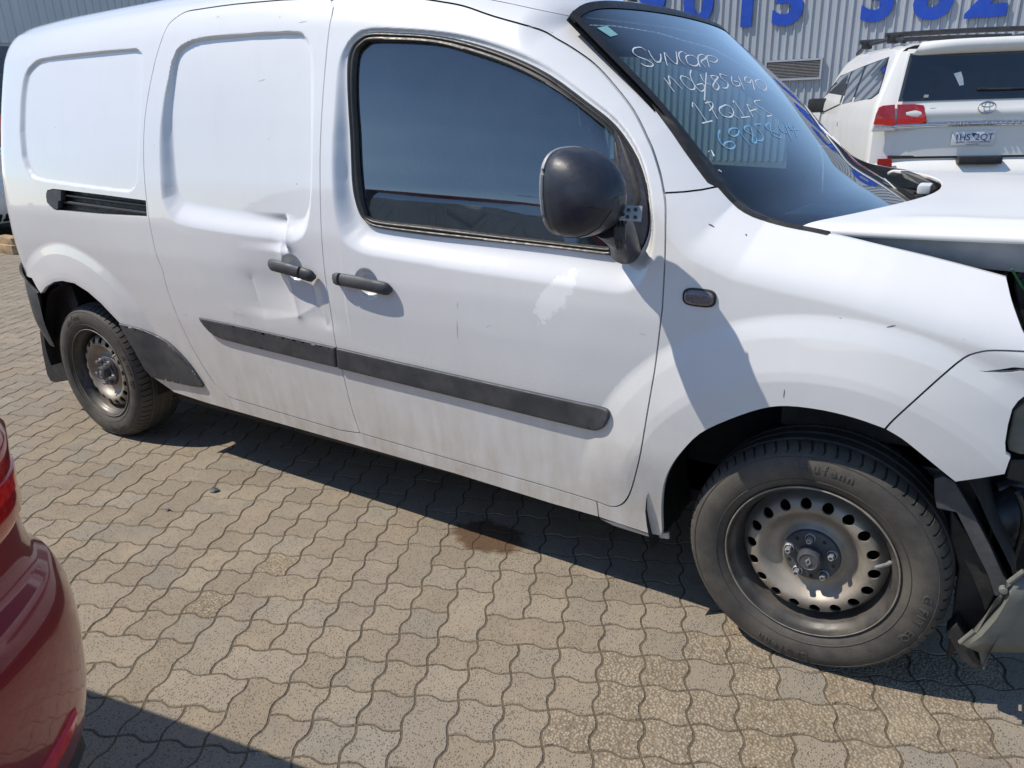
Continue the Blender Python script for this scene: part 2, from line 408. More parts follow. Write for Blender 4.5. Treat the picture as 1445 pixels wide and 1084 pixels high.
# ------------------------------------------------------------------ van: side surface Y = S(x, z)
WB = 3.081; VW = 1.83; HUB = .305
zroof = curve1([-3.75, -3.2, -2.4, -1.8, -1.4, -1.0, -.75, -.4, .2], [1.775, 1.80, 1.815, 1.81, 1.785, 1.715, 1.65, 1.58, 1.5], .06)
tumb = curve1([.1, .25, .30, .34, .5, .66, .8, .9, 1.03, 1.17, 1.27, 1.38, 1.475, 1.57, 1.65, 1.70, 1.74, 1.77, 1.79, 1.80, 1.82],
              [.080, .060, .054, .049, .032, .0145, .004, 0, .005, .021, .040, .065, .090, .118, .145, .172, .205, .250, .320, .40, .5], .012, 0, 2.2)
EDGE = np.array([(-.765, 1.607), (-.675, 1.53), (-.544, 1.42), (-.458, 1.34), (-.395, 1.275), (-.325, 1.205), (-.275, 1.158), (-.195, 1.125), (-.10, 1.11), (.03, 1.093), (.10, 1.08), (.28, 1.037), (.5, .98)])
def S_base(x, z):
    x = np.asarray(x, float); z = np.asarray(z, float)
    wz = sstep((z-1.1)/.5); zz = z+(1.80-zroof(x))*wz
    Y = tumb(zz)
    t = np.maximum(0, -2.7-x); Y = Y+.022*t*t
    t = np.clip(-3.44-x, 0, .185); Y = Y+.2-np.sqrt(.04-t*t)
    t = np.maximum(0, x-.05); Y = Y+.35*t*t
    for cx, r0, amp in ((0, .647, .026), (-WB, .60, .024)):
        r = np.hypot(x-cx, z-HUB); q = np.clip((r0-r)/.15, 0, 1); q = q-.0*q
        s = np.where(q < .12, q*q/.24, q-.06); s = np.minimum(s, .94); s = np.where(q > .85, .79+ (q-.85)*.6, s)
        Y = Y-amp*s*sstep((z-.30)/.25)+.004*np.clip(1-np.abs(r-r0)/.17, 0, 1)**1.5*(r >= r0)*sstep((z-.45)/.2)+.004*(r < r0)*np.clip(1-(r0-r)/.05, 0, 1)*sstep((z-.45)/.2)
    P = np.stack([x.ravel(), z.ravel()], 1); d = segd(P, EDGE, False).reshape(x.shape)
    d = np.where((z > np.interp(x, EDGE[:, 0], EDGE[:, 1])) & (x > -.765), np.maximum(-d, -.04), d)
    Y = Y+.105*np.clip(1-d/.125, 0, 1.4)**2
    return Y
def US(px, extra=0.0):
    """pixels -> (x, z) on the van side"""
    px = np.array(px, float); d = CF[None]+CR[None]*((px[:, :1]-W/2)/FPX)-CU[None]*((px[:, 1:]-H/2)/FPX); Y = np.full(len(px), .05)
    for _ in range(25):
        q = CP+d*((Y-CP[1])/d[:, 1])[:, None]; Y = .5*Y+.5*(S_base(q[:, 0], q[:, 2])+extra)
    q = CP+d*((Y-CP[1])/d[:, 1])[:, None]; return q[:, [0, 2]]
# recesses: (outer loop, inner loop, depth function)
W_OUT = US(cr([(468,180),(470.5,143),(474,100),(479.6,78),(486,65),(493,55),(506,43),(521,39),(546,38),(613,42),(666,50),(727,69),(781,94),(831,131),(873,166),(902,208),(916,252),(923,300),(925,335),(922,370),(913,396),(898.6,413),(872,420),(829,415),(739,401.5),(623,383),(600,378),(526,366),(501,358),(483,346),(474.6,329.6),(469,300),(466,250),(466,200)], 3))
SEAL_O = US(cr([(493,200),(493,133),(494.6,83),(501,63),(513,51.5),(529.5,45.7),(560,46.5),(613,50),(666,60),(726,80),(779,106),(829,143),(869,176),(895,216),(908.6,252.5),(915,292),(915,325.6),(905,352),(890,364),(862,361),(770,350),(679,341),(600,333),(526,322),(514.5,314.6),(504.5,303),(496,275),(493,250)], 3), .02)
GLASS = US(list(cr([(503.7,180),(503.7,133),(508,80),(518,65),(533,59),(613,61.5),(666,75),(726,96),(779,123),(812,144.5),(839,166),(864,187)], 4))+[(868,197),(868,260),(864,349)]+list(cr([(864,350),(770,340),(679,329.5),(600,319.6),(524.5,310.5),(513,296),(508,276),(503.7,233),(503.7,190)], 4)), .025)
D_OUT = US(cr([(224,252.5),(223,199),(229,146),(237.5,110),(246,76),(262,60),(299,50),(412,43),(432,50),(441,66),(444,110),(443,186),(441,266),(435,322),(422,343),(395,345),(266,324),(239,309),(226,282)], 3))
D_IN = US(cr([(244,173),(247.5,113),(252.5,83),(266,66),(299,58),(412,50.5),(431,58),(437,76),(437,120),(435,199),(433.5,275),(428,298),(415,304),(332,292),(270,281),(256,275),(250,262),(246,226)], 3), .02)
Q_OUT = US(cr([(26.6,186),(28,139.5),(33,106),(43,90),(60,81),(120,74),(186,68),(198,71),(202,82),(200,133),(195,235),(192,262),(184,271),(166,271),(60,257),(40,246),(30,222.6)], 3))
Q_IN = US(cr([(33,186),(34,140),(39,109),(48,96),(63,87),(120,79),(184,72.5),(193,76),(198,86),(196,133),(191,233),(188,256),(182,266),(166,266.5),(62,252),(44,242),(36,222)], 3))
def poly_c(n): return lambda x, z: n
REC = [(W_OUT, SEAL_O, lambda x, z: .034-.022*sstep((z-1.2)/.35)-.008*sstep((x+1.1)/.6)),
       (D_OUT, D_IN, lambda x, z: .030-.014*sstep((z-1.2)/.4)),
       (Q_OUT, Q_IN, lambda x, z: .014)]
HF = US([(517, 401)])[0]; HS = US([(410, 379)])[0]          # door handle dishes
DN = {k: US([v])[0] for k, v in dict(a=(386,322), b=(402,330), c=(395,405), d=(428,436), e=(366,452), f=(415,470), g=(350,330), h=(440,395)).items()}
DL = {k: US(v) for k, v in dict(fold=[(397,316),(399,330),(400,346)], r1=[(394,347),(402,385),(412,418),(422,446)], r2=[(330,440),(375,452),(420,447),(455,425)], v1=[(436,400),(445,432),(462,462)], v2=[(352,395),(362,425),(385,470)]).items()}
def gau(x, z, c, sx, sz): return np.exp(-.5*(((x-c[0])/sx)**2+((z-c[1])/sz)**2))
def S(x, z):
    x = np.asarray(x, float); z = np.asarray(z, float); Y = S_base(x, z); sh = x.shape
    xf, zf, Yf = x.ravel(), z.ravel(), Y.ravel().copy()
    for out, inn, D in REC:
        lo, hi = out.min(0), out.max(0)
        k = np.where((xf > lo[0]) & (xf < hi[0]) & (zf > lo[1]) & (zf < hi[1]))[0]
        if not len(k): continue
        P = np.stack([xf[k], zf[k]], 1); io = inside(P, out); ii = inside(P, inn)
        do = segd(P, out); di = np.where(ii, 0, segd(P, inn)); t = np.where(io, np.where(ii, 1, do/(do+di+1e-9)), 0)
        Yf[k] += D(P[:, 0], P[:, 1])*sstep((t-.08)/.80)
    for c, r in ((HF, .050), (HS, .048)):
        d = np.hypot((xf-c[0])/1.05, zf-c[1])/r; Yf += .019*sstep((1-d)/.45)
    # impact damage on the sliding door
    def pl(name, w_):
        P = np.stack([xf, zf], 1); return np.exp(-segd(P, DL[name], False)/w_)
    near_ = np.where((xf < -1.45) & (xf > -2.25) & (zf < 1.25) & (zf > .55))[0]
    if len(near_):
        X, Z = xf[near_], zf[near_]; P = np.stack([X, Z], 1); fx = DL['fold'][:, 0].mean()+.22*(DL['fold'][:, 1].mean()-Z)
        win = sstep((Z-(DL['fold'][:, 1].min()-.03))/.035)*sstep((DL['fold'][:, 1].max()+.03-Z)/.035)
        push = 1/(1+np.exp((X-fx)/.0028)); d_ = .020*push*np.exp(-np.maximum(fx-X, 0)/.075)*win
        d_ -= .009*np.exp(-np.abs(X-fx-.012)/.016)*win
        d_ += .016*gau(X, Z, DN['c'], .12, .08)
        for nm, h, w_ in (('r1', -.008, .020), ('r2', -.003, .026), ('v1', .007, .028), ('v2', .004, .026)): d_ += h*np.exp(-segd(P, DL[nm], False)/w_)
        Yf[near_] += d_*sstep((Z-.70)/.06)
    # slow panel waviness
    Yf += .0008*np.sin(xf*5.1+zf*2.3)*np.sin(zf*6.7-xf*1.7)
    return Yf.reshape(sh)
def NRM(x, z, e=.002):
    sx = (S(x+e, z)-S(x-e, z))/(2*e); sz = (S(x, z+e)-S(x, z-e))/(2*e)
    n = np.stack([sx, -np.ones_like(sx), sz], 1); return n/np.linalg.norm(n, axis=1)[:, None]
# sample points for the side: coarse lattice plus fine points where the surface bends
def _lattice(h, x0=-3.7, x1=.62, z0=.15, z1=1.80):
    xs = np.arange(x0, x1, h); zs = np.arange(z0, z1, h*.866); X, Z = np.meshgrid(xs, zs, indexing='ij'); X = X+((np.arange(len(zs)) % 2)*h/2)[None]
    return X, Z
_Xc, _Zc = _lattice(.026); PT_C = np.stack([_Xc.ravel(), _Zc.ravel()], 1)
_Xf, _Zf = _lattice(.0052); _Y = S(_Xf, _Zf); _L = np.zeros_like(_Y)
_L[1:-1, 1:-1] = np.abs(_Y[2:, 1:-1]+_Y[:-2, 1:-1]-2*_Y[1:-1, 1:-1])+np.abs(_Y[1:-1, 2:]+_Y[1:-1, :-2]-2*_Y[1:-1, 1:-1])
_m = (_L > 1.7e-4); _k = _m.copy()
for s_ in ((1,0),(-1,0),(0,1),(0,-1)): _k |= np.roll(_m, s_, (0, 1))
PT_F = np.stack([_Xf[_k], _Zf[_k]], 1)
def cdt_fill(outline, holes, pts):
    allp = [outline]+holes; V = []; E = []
    for lp in allp:
        k = len(V); V += [tuple(p) for p in lp]; n = len(lp); E += [(k+i, k+(i+1) % n) for i in range(n)]
    nb = len(V); V += [tuple(p) for p in pts]
    r = delaunay_2d_cdt([Vector(p) for p in V], E, [], 0, 1e-6)
    vo = np.array([v[:] for v in r[0]]); fo = np.array([tuple(f) for f in r[2] if len(f) == 3])
    c = vo[fo].mean(1); k = inside(c, outline)
    for h_ in holes: k &= ~inside(c, h_)
    return vo, fo[k]
def side_panel(name, outline, holes=(), gap=.0022, mat='white', parent=None, off=0.0, rim=.016, mirror=False, sfun=None, coarse=False, step=.012, nfun=None):
    sf = sfun or S
    ol = resample(inset(resample(outline, step), gap), step); hl = [resample(h, step) for h in holes]
    pts = []
    for P, h in ((PT_F, .0052), (PT_C, .026)):
        if coarse and h < .02: continue
        lo, hi = ol.min(0), ol.max(0); Q = P[(P[:, 0] > lo[0]) & (P[:, 0] < hi[0]) & (P[:, 1] > lo[1]) & (P[:, 1] < hi[1])]
        Q = Q[inside(Q, ol)]
        for hh in hl: Q = Q[~inside(Q, hh)]
        if len(Q):
            d = segd(Q, ol)
            for hh in hl: d = np.minimum(d, segd(Q, hh))
            Q = Q[d > (.003 if h < .02 else .008)]
        if len(pts) and len(Q):                              # coarse points only where no fine ones sit
            key = set(map(tuple, np.round(pts[0]/.0145).astype(int)))
            kk = np.round(Q/.0145).astype(int); Q = Q[[not any((a+i, b+j) in key for i in (-1, 0, 1) for j in (-1, 0, 1)) for a, b in kk]]
        pts.append(Q)
    pts = np.vstack(pts)
    V2, F = cdt_fill(ol, hl, pts)
    x, z = V2[:, 0], V2[:, 1]; Y = sf(x, z)+off
    e = .002; sx = (sf(x+e, z)-sf(x-e, z))/(2*e); sz = (sf(x, z+e)-sf(x, z-e))/(2*e)
    N = np.stack([sx, -np.ones_like(sx), sz], 1); N /= np.linalg.norm(N, axis=1)[:, None]
    V = np.stack([x, Y, z], 1)
    # orient faces toward -Y
    a, b, c = V2[F[:, 0]], V2[F[:, 1]], V2[F[:, 2]]; cw = ((b-a)[:, 0]*(c-a)[:, 1]-(b-a)[:, 1]*(c-a)[:, 0]) < 0
    F[cw] = F[cw][:, ::-1]
    V = list(V); N = list(N); F = [tuple(f) for f in F]
    if rim:
        for lp, sgn in [(ol, 1)]+[(h, -1) for h in hl]:
            lp = np.array(lp); n = len(lp); ly = sf(lp[:, 0], lp[:, 1])+off; k = len(V)
            if area(lp) < 0: sgn = -sgn
            ee = np.roll(lp, -1, 0)-np.roll(lp, 1, 0); ee /= np.linalg.norm(ee, axis=1)[:, None]; on = np.stack([ee[:, 1], -ee[:, 0]], 1)*sgn
            for j in range(2):
                for i in range(n): V.append((lp[i, 0], ly[i]+j*rim, lp[i, 1])); N.append((on[i, 0], -.15 if j == 0 else 0, on[i, 1]))
            for i in range(n):
                q = (k+i, k+(i+1) % n, k+n+(i+1) % n, k+n+i); F.append(q if sgn < 0 else q[::-1])
    if mirror: V = [(v[0], VW-v[1], v[2]) for v in V]; N = [(n[0], -n[1], n[2]) for n in N]; F = [f[::-1] for f in F]
    return mesh(name, V, F, mat, parent, True, True, normals=N)

# ------------------------------------------------------------------ van body
VAN0 = (-1.5, VW/2, 0)
van = tag(empty('delivery_van', VAN0), 'white delivery van with dented sliding door, black mirror and torn front bumper', 'van')
g_front = [(613,1),(653,8.3),(696,23),(760,41.5),(785,55),(808,68.5),(839,91),(868,122.5),(895,158),(915,198),(922,214.5),(931.6,245.7),(937,272.6)]
g_front2 = [(937,272.6),(939,295.5),(938,366),(935,425),(933.5,443),(925,513),(920.6,540),(913,584),(904,637.5),(897,668),(890.7,690.6),(884,705),(875,713),(862,715),(842,708)]
g_bot = [(842,708),(780,689),(640,649),(508,611.5)]
g_bot2 = [(508,611.5),(480,607.5),(400,584),(329,562.6)]
g_rear = [(329,562.6),(315.6,556),(299,536),(276,499.5),(256,460),(237.5,413),(229,380),(221,360),(214,329),(209,299),(204,252),(202.6,213),(204,173),(209,136),(217.6,93),(226,63),(236,38),(246,27),(262,17),(282,13),(332,6),(399,0)]
b_seam = [(508,611.5),(495,573),(483,523),(474.6,489.5),(469.6,463),(464.7,433),(458,390),(454.7,350),(452.5,300),(452,266),(452,216),(454,166),(457.2,116),(461.4,66)]
GF = US(cr(g_front, 4)); GF2 = US(cr(g_front2, 4)); GB = US(g_bot); GB2 = US(g_bot2); GR = US(cr(g_rear, 3)); BS = US(cr(b_seam, 3))
xb = BS[-1, 0]
TOPF = np.array([(xb, 1.66), (xb+.004, 1.69), (xb+.03, 1.712), (xb+.12, 1.711), (xb+.25, 1.698)])
TOPS = np.array([(xb-.08, 1.719), (xb-.03, 1.714), (xb-.004, 1.69), (xb, 1.66)])
front_door_o = np.vstack([BS, TOPF, GF, GF2[1:], GB[1:-1]])
slide_door_o = np.vstack([GB2[:-1], GR, TOPS, BS[::-1][:-1]])
ARCH_R = US([(58,415),(64,406),(76,398.5),(88,397),(105,400.5),(124,412.4),(143,429),(160,447),(169.5,457),(190,492),(206,521),(216,533)])
SILL = US([(246,554),(292,569),(480,622.5),(640,668),(780,711.6),(845,730)])
JOIN = US([(937,272.6),(965,271),(990,268),(1017,262.5)])
ROOFL = np.array([(x, float(zroof(x))-.045) for x in np.linspace(-.80, -3.52, 40)])
rearz = np.array([(-3.58, 1.70), (-3.605, 1.64), (-3.615, 1.5), (-3.62, 1.2), (-3.62, .95), (-3.62, .77)])
BUMP_R = US([(31,374),(45,393)])
body_o = np.vstack([ROOFL, rearz, BUMP_R, ARCH_R, SILL, GB, GB2[1:], GR[1:], TOPS[:2], TOPF[2:], GF, JOIN[1:], cr(EDGE[:6], 6)[-4::-1]])
RAIL = US([(65,276),(66.5,268.5),(75,266.5),(85,267.5),(150,275.5),(206,283),(207.5,305.5),(140,302),(80,296.5),(71,292.5),(66,285)])
body_side = side_panel('body_side', body_o, [RAIL], parent=van)
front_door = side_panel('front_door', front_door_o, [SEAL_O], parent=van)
sliding_door = side_panel('sliding_door', slide_door_o, parent=van)
sliding_door['label'] = 'sliding door with a creased dent above its handle'
ARCH_F = US(cr([(935,748),(934,717),(937,686),(946,662),(961.5,639.6),(988,613),(1027,594),(1074,578),(1111,574),(1161,580),(1208,591.6),(1248.7,606)], 3))
BGAP = US(cr([(1248.7,606),(1262,591.6),(1295.6,561),(1329,531),(1359.5,506),(1379.6,498),(1403,495),(1455,497)], 3))
F_EDGE = US(cr([(1452,478),(1445,467),(1438.6,450.7),(1429,423),(1424,402),(1421,390)], 3))
H_EDGE = US(cr([(1421,390),(1373,377),(1311,361),(1249,346.6),(1160,325.6),(1119.5,318),(1088,310),(1063.5,301.7),(1042.7,289),(1026,271.6),(1018,262.5)], 3))
fender_o = np.vstack([GF2, US([(845,730),(913,752.6),(934,757)]), ARCH_F, BGAP[1:], F_EDGE, H_EDGE[1:-1], JOIN[::-1][:-1]])
fender = side_panel('front_fender', fender_o, parent=van)
crack = US([(1380,523),(1390,525.5),(1412,526.5),(1428,526),(1440,524),(1460,525),(1460,519),(1445,519.5),(1430,518.5),(1412,521.5),(1390,524)])
bump_o = np.vstack([BGAP[::-1], US(cr([(1248.7,606),(1272,620),(1295.6,638.6),(1329,666),(1347.7,681)], 3))[1:], US([(1384,676),(1419,670),(1424,655),(1428,645),(1421,640),(1420,625),(1424,600),(1430,578),(1438,567),(1452,556)])])
def S_bumper(x, z): return S(x, z)+.0005*sstep((x-.15)/.2)
bumper = side_panel('front_bumper_cover', bump_o, [crack], parent=van, sfun=S_bumper)
bumper['label'] = 'torn and cracked corner of the white front bumper'

bp = np.array([(p[0]-.03, p[1]) for p in BS[2:]]+[(xb-.03, 1.70), (xb, 1.722), (xb+.05, 1.722)]+[(p[0]+.03, p[1]) for p in BS[2:][::-1]])
side_panel('b_pillar', bp, parent=van, off=.0045, rim=0, coarse=True, sfun=S_base, gap=0)
# mouldings, trims
def strip_on_side(name, loop, proud, mat, parent, round_=.0045, lab=None):
    lo = resample(loop, .006); V = []; F = []; rings = []
    if area(lo) < 0: lo = lo[::-1]
    for d, h in ((0, -.003), (0, .35*proud), (.10*round_, .62*proud), (.30*round_, .84*proud), (.62*round_, .96*proud), (round_, proud)):
        r = inset(lo, d) if d else lo; k = len(V); y = S_base(r[:, 0], r[:, 1]); V += [(r[i, 0], y[i]-h, r[i, 1]) for i in range(len(r))]; rings.append((k, r))
    n = len(lo)
    for (k0, _), (k1, _) in zip(rings, rings[1:]): F += [(k0+i, k0+(i+1) % n, k1+(i+1) % n, k1+i) for i in range(n)]
    last = rings[-1][1]; lat = _lattice(.012, last[:, 0].min(), last[:, 0].max(), last[:, 1].min(), last[:, 1].max()); Q = np.stack([lat[0].ravel(), lat[1].ravel()], 1)
    Q = Q[inside(Q, last)]; Q = Q[segd(Q, last) > .004] if len(Q) else Q
    V2, F2 = cdt_fill(last, [], Q); y = S_base(V2[:, 0], V2[:, 1])-proud; k = len(V); V += [(V2[i, 0], y[i], V2[i, 1]) for i in range(len(V2))]; F += [tuple(int(q)+k for q in f) for f in F2]
    me = B().add(V, F); o = me.build(name, mat, parent, auto=60)
    bm = bmesh.new(); bm.from_mesh(o.data); bmesh.ops.remove_doubles(bm, verts=bm.verts, dist=2e-4); bmesh.ops.recalc_face_normals(bm, faces=bm.faces); bm.to_mesh(o.data); bm.free()
    return o
m_r = US(cr([(282.5,448),(330,457.5),(400,473),(474.6,490)], 3)); m_rb = US(cr([(476.5,518),(400,499.5),(330,482),(312,476.5),(299,469),(288,457),(282.5,448.5)], 3))
strip_on_side('side_moulding', np.vstack([m_r, m_rb[:-1]]), .010, 'trim', sliding_door)
m_f = US(cr([(477,490.5),(560,509.5),(700,541),(800,563),(846,573),(858,577)], 3)); m_fb = US(cr([(861,581),(860,590),(853,602),(843,606.5),(829,604.5),(760,588),(640,558.5),(560,539),(479,519)], 3))
strip_on_side('side_moulding', np.vstack([m_f, m_fb]), .011, 'trim', front_door)
tr = US(cr([(170,456),(199.5,463.5),(222,473),(239,483),(262.5,506),(278,526),(289,543)], 3)); trb = US(list(cr([(287,546.5),(270,544),(240,537.5),(217,532)], 3))+[(207,521),(191,492)])
strip_on_side('rear_arch_trim', np.vstack([tr, trb]), .010, 'trim', body_side, .004)

# door glass, seal, mirror sail
def S_in(x, z): return S_base(x, z)+.034-.022*sstep((z-1.2)/.35)-.008*sstep((x+1.1)/.6)
gl_ = resample(GLASS, .008); so_ = resample(SEAL_O, .002); rows = []
for i, g_ in enumerate(gl_):
    k = np.argmin(((so_-g_)**2).sum(1)); o_ = so_[k]; row = []
    for t, h in ((-.06, -.012), (-.02, .002), (.06, .007), (.2, .0105), (.36, .0095), (.44, .006), (.52, .006), (.62, .009), (.8, .009), (.93, .004), (1.02, -.006)):
        p_ = o_+(g_-o_)*t; row.append((p_[0], float(S_in(p_[0:1], p_[1:])[0])-h, p_[1]))
    rows.append(row)
for _ in range(2):
    A_ = np.array(rows); A_ = (np.roll(A_, 1, 0)+2*A_+np.roll(A_, -1, 0))/4; rows = A_.tolist()
rows.append(rows[0]); B().grid(rows).build('window_seal', 'rubber', front_door, auto=70)
def S_glass(x, z): return S_base(x, z)+.034-.022*sstep((z-1.2)/.35)-.008*sstep((x+1.1)/.6)+.008
side_panel('window_glass', GLASS, gap=-.006, mat='glass_door', parent=front_door, sfun=S_glass, rim=0, coarse=True)
sail_px = cr([(869,178),(893,218),(906.5,253),(913,292),(913,325),(904,350),(889,362),(868,360)], 3)
sail_o = np.vstack([US(sail_px, .02), US([(866,340),(868,260),(869,200)], .02)])
side_panel('mirror_sail', sail_o, gap=0, mat='mirror_black', parent=front_door, sfun=lambda x, z: S(x, z)-.009, rim=.03, coarse=True)

# sliding door rail (channel behind the slot in the body)
rl = resample(RAIL, .012); ry = S(rl[:, 0], rl[:, 1]); n = len(rl); b = B()
V = [(rl[i, 0], ry[i]+.004, rl[i, 1]) for i in range(n)]+[(rl[i, 0], ry[i]+.035, rl[i, 1]) for i in range(n)]
b.add(V, [(i, (i+1) % n, n+(i+1) % n, n+i) for i in range(n)]+[tuple(range(n, 2*n))]).build('door_rail_channel', 'black', body_side, auto=30)
ra, rb = US([(84,278)])[0], US([(207,294)])[0]
b = B()
for dz in (.006, -.022):
    b.tube([(x, float(S(np.array([x]), np.array([z]))[0])+.016, z) for x, z in [(ra[0]+(rb[0]-ra[0])*t, ra[1]+dz+(rb[1]-ra[1])*t) for t in np.linspace(0, 1, 9)]], .006, 8)
b.build('door_rail', 'black', body_side)
cap = resample(US(list(cr([(66,278),(67,270.5),(75,268),(87,269.5)], 3))+[(86.5,283),(83,283.5),(82,295),(75,293.5),(68,286)]), .006)
b = B().prism([(p[0], float(S(p[:1], p[1:])[0])-.003, p[1]) for p in cap], (0, .02, 0)); b.build('door_rail_cap', 'trim', body_side, smooth=False)
# side repeater lamp
c = US([(987, 420)])[0]; ths = np.linspace(0, 2*np.pi, 40, endpoint=False)
loz = np.array([(c[0]+.036*np.sign(math.cos(t))*abs(math.cos(t))**.55, c[1]+.018*np.sign(math.sin(t))*abs(math.sin(t))**.7) for t in ths])
strip_on_side('side_repeater', loz, .011, 'amber_lens', fender, .012)
loz2 = np.array([(c[0]+(p[0]-c[0])*1.13, c[1]+(p[1]-c[1])*1.22) for p in loz])
strip_on_side('repeater_gasket', loz2, .005, 'rubber', fender, .004)

# door handles
def handle(A, Bp, parent, split):
    a, b2 = US([A])[0], US([Bp])[0]; pts = []; rr = []
    for t in np.linspace(0, 1, 22):
        x = a[0]+(b2[0]-a[0])*t; z = a[1]+(b2[1]-a[1])*t; y0 = float(S_base(np.array([x]), np.array([z]))[0])
        lift = .003+.016*math.sin(math.pi*min(1, max(0, t)))**.4
        e = min(t, 1-t); r = .0205*math.sqrt(max(.06, 1-(1-min(1, e/.085))**2))
        pts.append((x, y0-lift, z+.006*math.sin(math.pi*t))); rr.append(r)
    h_ = B().tube(pts, rr, 14, flat=.62, updir=(0, -1, 0)); h_ = None
    def seg(i0, i1, name):
        bb = B().tube(pts[i0:i1], rr[i0:i1], 16, flat=1.0); 
        # flatten the grip toward the door
        vs = []
        for v in bb.V:
            k = min(range(len(pts)), key=lambda q: abs(pts[q][0]-v[0])); vs.append((v[0], pts[k][1]+(v[1]-pts[k][1])*.62, v[2]))
        bb.V = vs; bb.build(name, 'trim', parent, auto=60)
    seg(0, split, 'door_handle' if split > 11 else 'lock_cap'); seg(split, 22, 'lock_cap' if split > 11 else 'door_handle')
handle((473,392), (555,408.5), front_door, 4)
handle((383,372), (447,390.5), sliding_door, 16)

# scratches and scuffs
for k_, (pts, wd, par) in enumerate(([[(645,452),(645.5,478)], .0011, front_door], [[(646,425),(645.5,436)], .0007, front_door], [[(1107,549),(1106,562)], .0018, fender], [[(1251,462),(1264,459)], .0022, fender], [[(1000,316),(1008,321)], .0028, fender], [[(1052,330),(1054,333)], .002, fender], [[(422,32),(433,30)], .0012, sliding_door], [[(358,115),(368,112)], .0009, sliding_door], [[(367,199),(373,195)], .0007, sliding_door], [[(305,25),(310,23)], .001, sliding_door], [[(686,462),(694,458)], .0008, front_door], [[(902,470),(912,473)], .0007, front_door])):
    q = US(pts); p0, p1 = q[0], q[-1]; L = [p0+(p1-p0)*t for t in np.linspace(0, 1, 6)]; dr = (p1-p0)/np.linalg.norm(p1-p0); nr = np.array([-dr[1], dr[0]])
    V = []
    for i, p in enumerate(L):
        w_ = wd*math.sin(math.pi*(.12+.76*i/5))
        for sg in (-1, 1): r_ = p+nr*sg*w_*.55*random.uniform(.5, 1.2); V.append((r_[0], float(S(r_[:1], r_[1:])[0])-.0006, r_[1]))
    mesh('scuff_mark', V, [(2*i, 2*i+1, 2*i+3, 2*i+2) for i in range(5)], 'trim', par)
# ---------------- wing mirror
mc = atY((833, 272), -.17)
def mirror_part():
    P = []; n = 40
    R = Matrix.Rotation(math.radians(-14), 3, 'Z')
    prof = [(0, .80), (.004, .93), (.012, 1.0), (.035, 1.03), (.07, 1.0), (.10, .90), (.13, .72), (.148, .52), (.158, .30), (.162, .12), (.163, .01)]
    for d, s_ in prof:
        row = []
        for k in range(n+1):
            a = 2*math.pi*k/n; cy, sz = math.cos(a), math.sin(a)
            e = .66
            yy = .088*s_*math.copysign(abs(cy)**e, cy); zz = .095*s_*math.copysign(abs(sz)**e, sz)
            if zz < 0: yy *= 1+zz*.9; 
            v = R@Vector(((d-.075)*.90, yy-.0*d, zz-.16*d*(1 if zz > 0 else .1))); row.append((mc[0]+v.x, mc[1]+v.y, mc[2]+v.z))
        P.append(row)
    return P
wm = B().grid(mirror_part()).build('wing_mirror', 'mirror_black', van, auto=50)
wm['label'] = 'black wing mirror strapped with a bolted metal plate'
P = mirror_part(); rim = [Vector(p) for p in P[1][:-1]]; cc = sum(rim, Vector())/len(rim)
b = B(); b.tube([Vector(P[i][22+(6 if i < 7 else 5)]) + Vector((0, -.0004, 0)) for i in range(2, 9)], .0012, 5); b.build('housing_seam', 'black', wm)
B().add([cc+(p-cc)*.90+Vector((.006, 0, 0)) for p in rim], [tuple(range(len(rim)))]).build('mirror_glass', 'chrome', wm, smooth=False)
b = B(); ring = [cc+(p-cc)*1.03+Vector((-.002, 0, 0)) for p in rim]; b.tube(ring+[ring[0]], .0055, 8, cap=False); b.build('mirror_rim', 'zinc', wm)
fa = Vector(atY((893, 330), -.0)); f1 = Vector(atY((886, 345), -.035)); top = Vector(atY((872, 302), -.10)); 
b = B().tube([Vector(atY((884,352), .03)), Vector(atY((882,352), -.02)), Vector(atY((880,340), -.05)), Vector(atY((872,325), -.085)), Vector(atY((860,312), -.125))], [.036, .036, .034, .040, .043], 18)
b.build('mirror_arm', 'mirror_black', wm)
b = B()
for dx in (0, .010, .02):
    b.tube([Vector(atY((884-dx*500, 322), -.115+.003*k)) + Vector((.030*math.cos(k)*.2, -.030*math.cos(k), .046*math.sin(k))) for k in np.linspace(-1.3, 1.9, 12)], .006, 6, flat=.5)
b.build('mirror_strap', 'trim', wm)
pc = Vector(atY((890, 301), -.150)); pr = Vector(CR); pu = Vector(CU); pn = -Vector(CF)
Rm = Matrix((pr, pu, pn)).transposed().to_4x4(); Rm.translation = pc
Rm = Rm @ Matrix.Rotation(math.radians(-6), 4, 'Z') @ Matrix.Rotation(math.radians(-12), 4, 'Y')
plate = B().box((-.024, -.017, -.0015), (.024, .017, .0015), .0012, Rm).build('hinge_plate', 'zinc', wm)
for (px_, py_) in ((-.016, -.004), (-.005, .006), (-.006, -.009), (.010, .008), (.011, -.009)):
    b = B()
    for a0 in range(1):
        b.add([Rm@Vector((px_+.0042*math.cos(k*math.pi/3), py_+.0042*math.sin(k*math.pi/3), .001)) for k in range(6)]+[Rm@Vector((px_+.0040*math.cos(k*math.pi/3), py_+.0040*math.sin(k*math.pi/3), .0055)) for k in range(6)], [tuple(range(6, 12))]+[(k, (k+1) % 6, 6+(k+1) % 6, 6+k) for k in range(6)])
    b.build('bolt', 'black', wm, smooth=False)

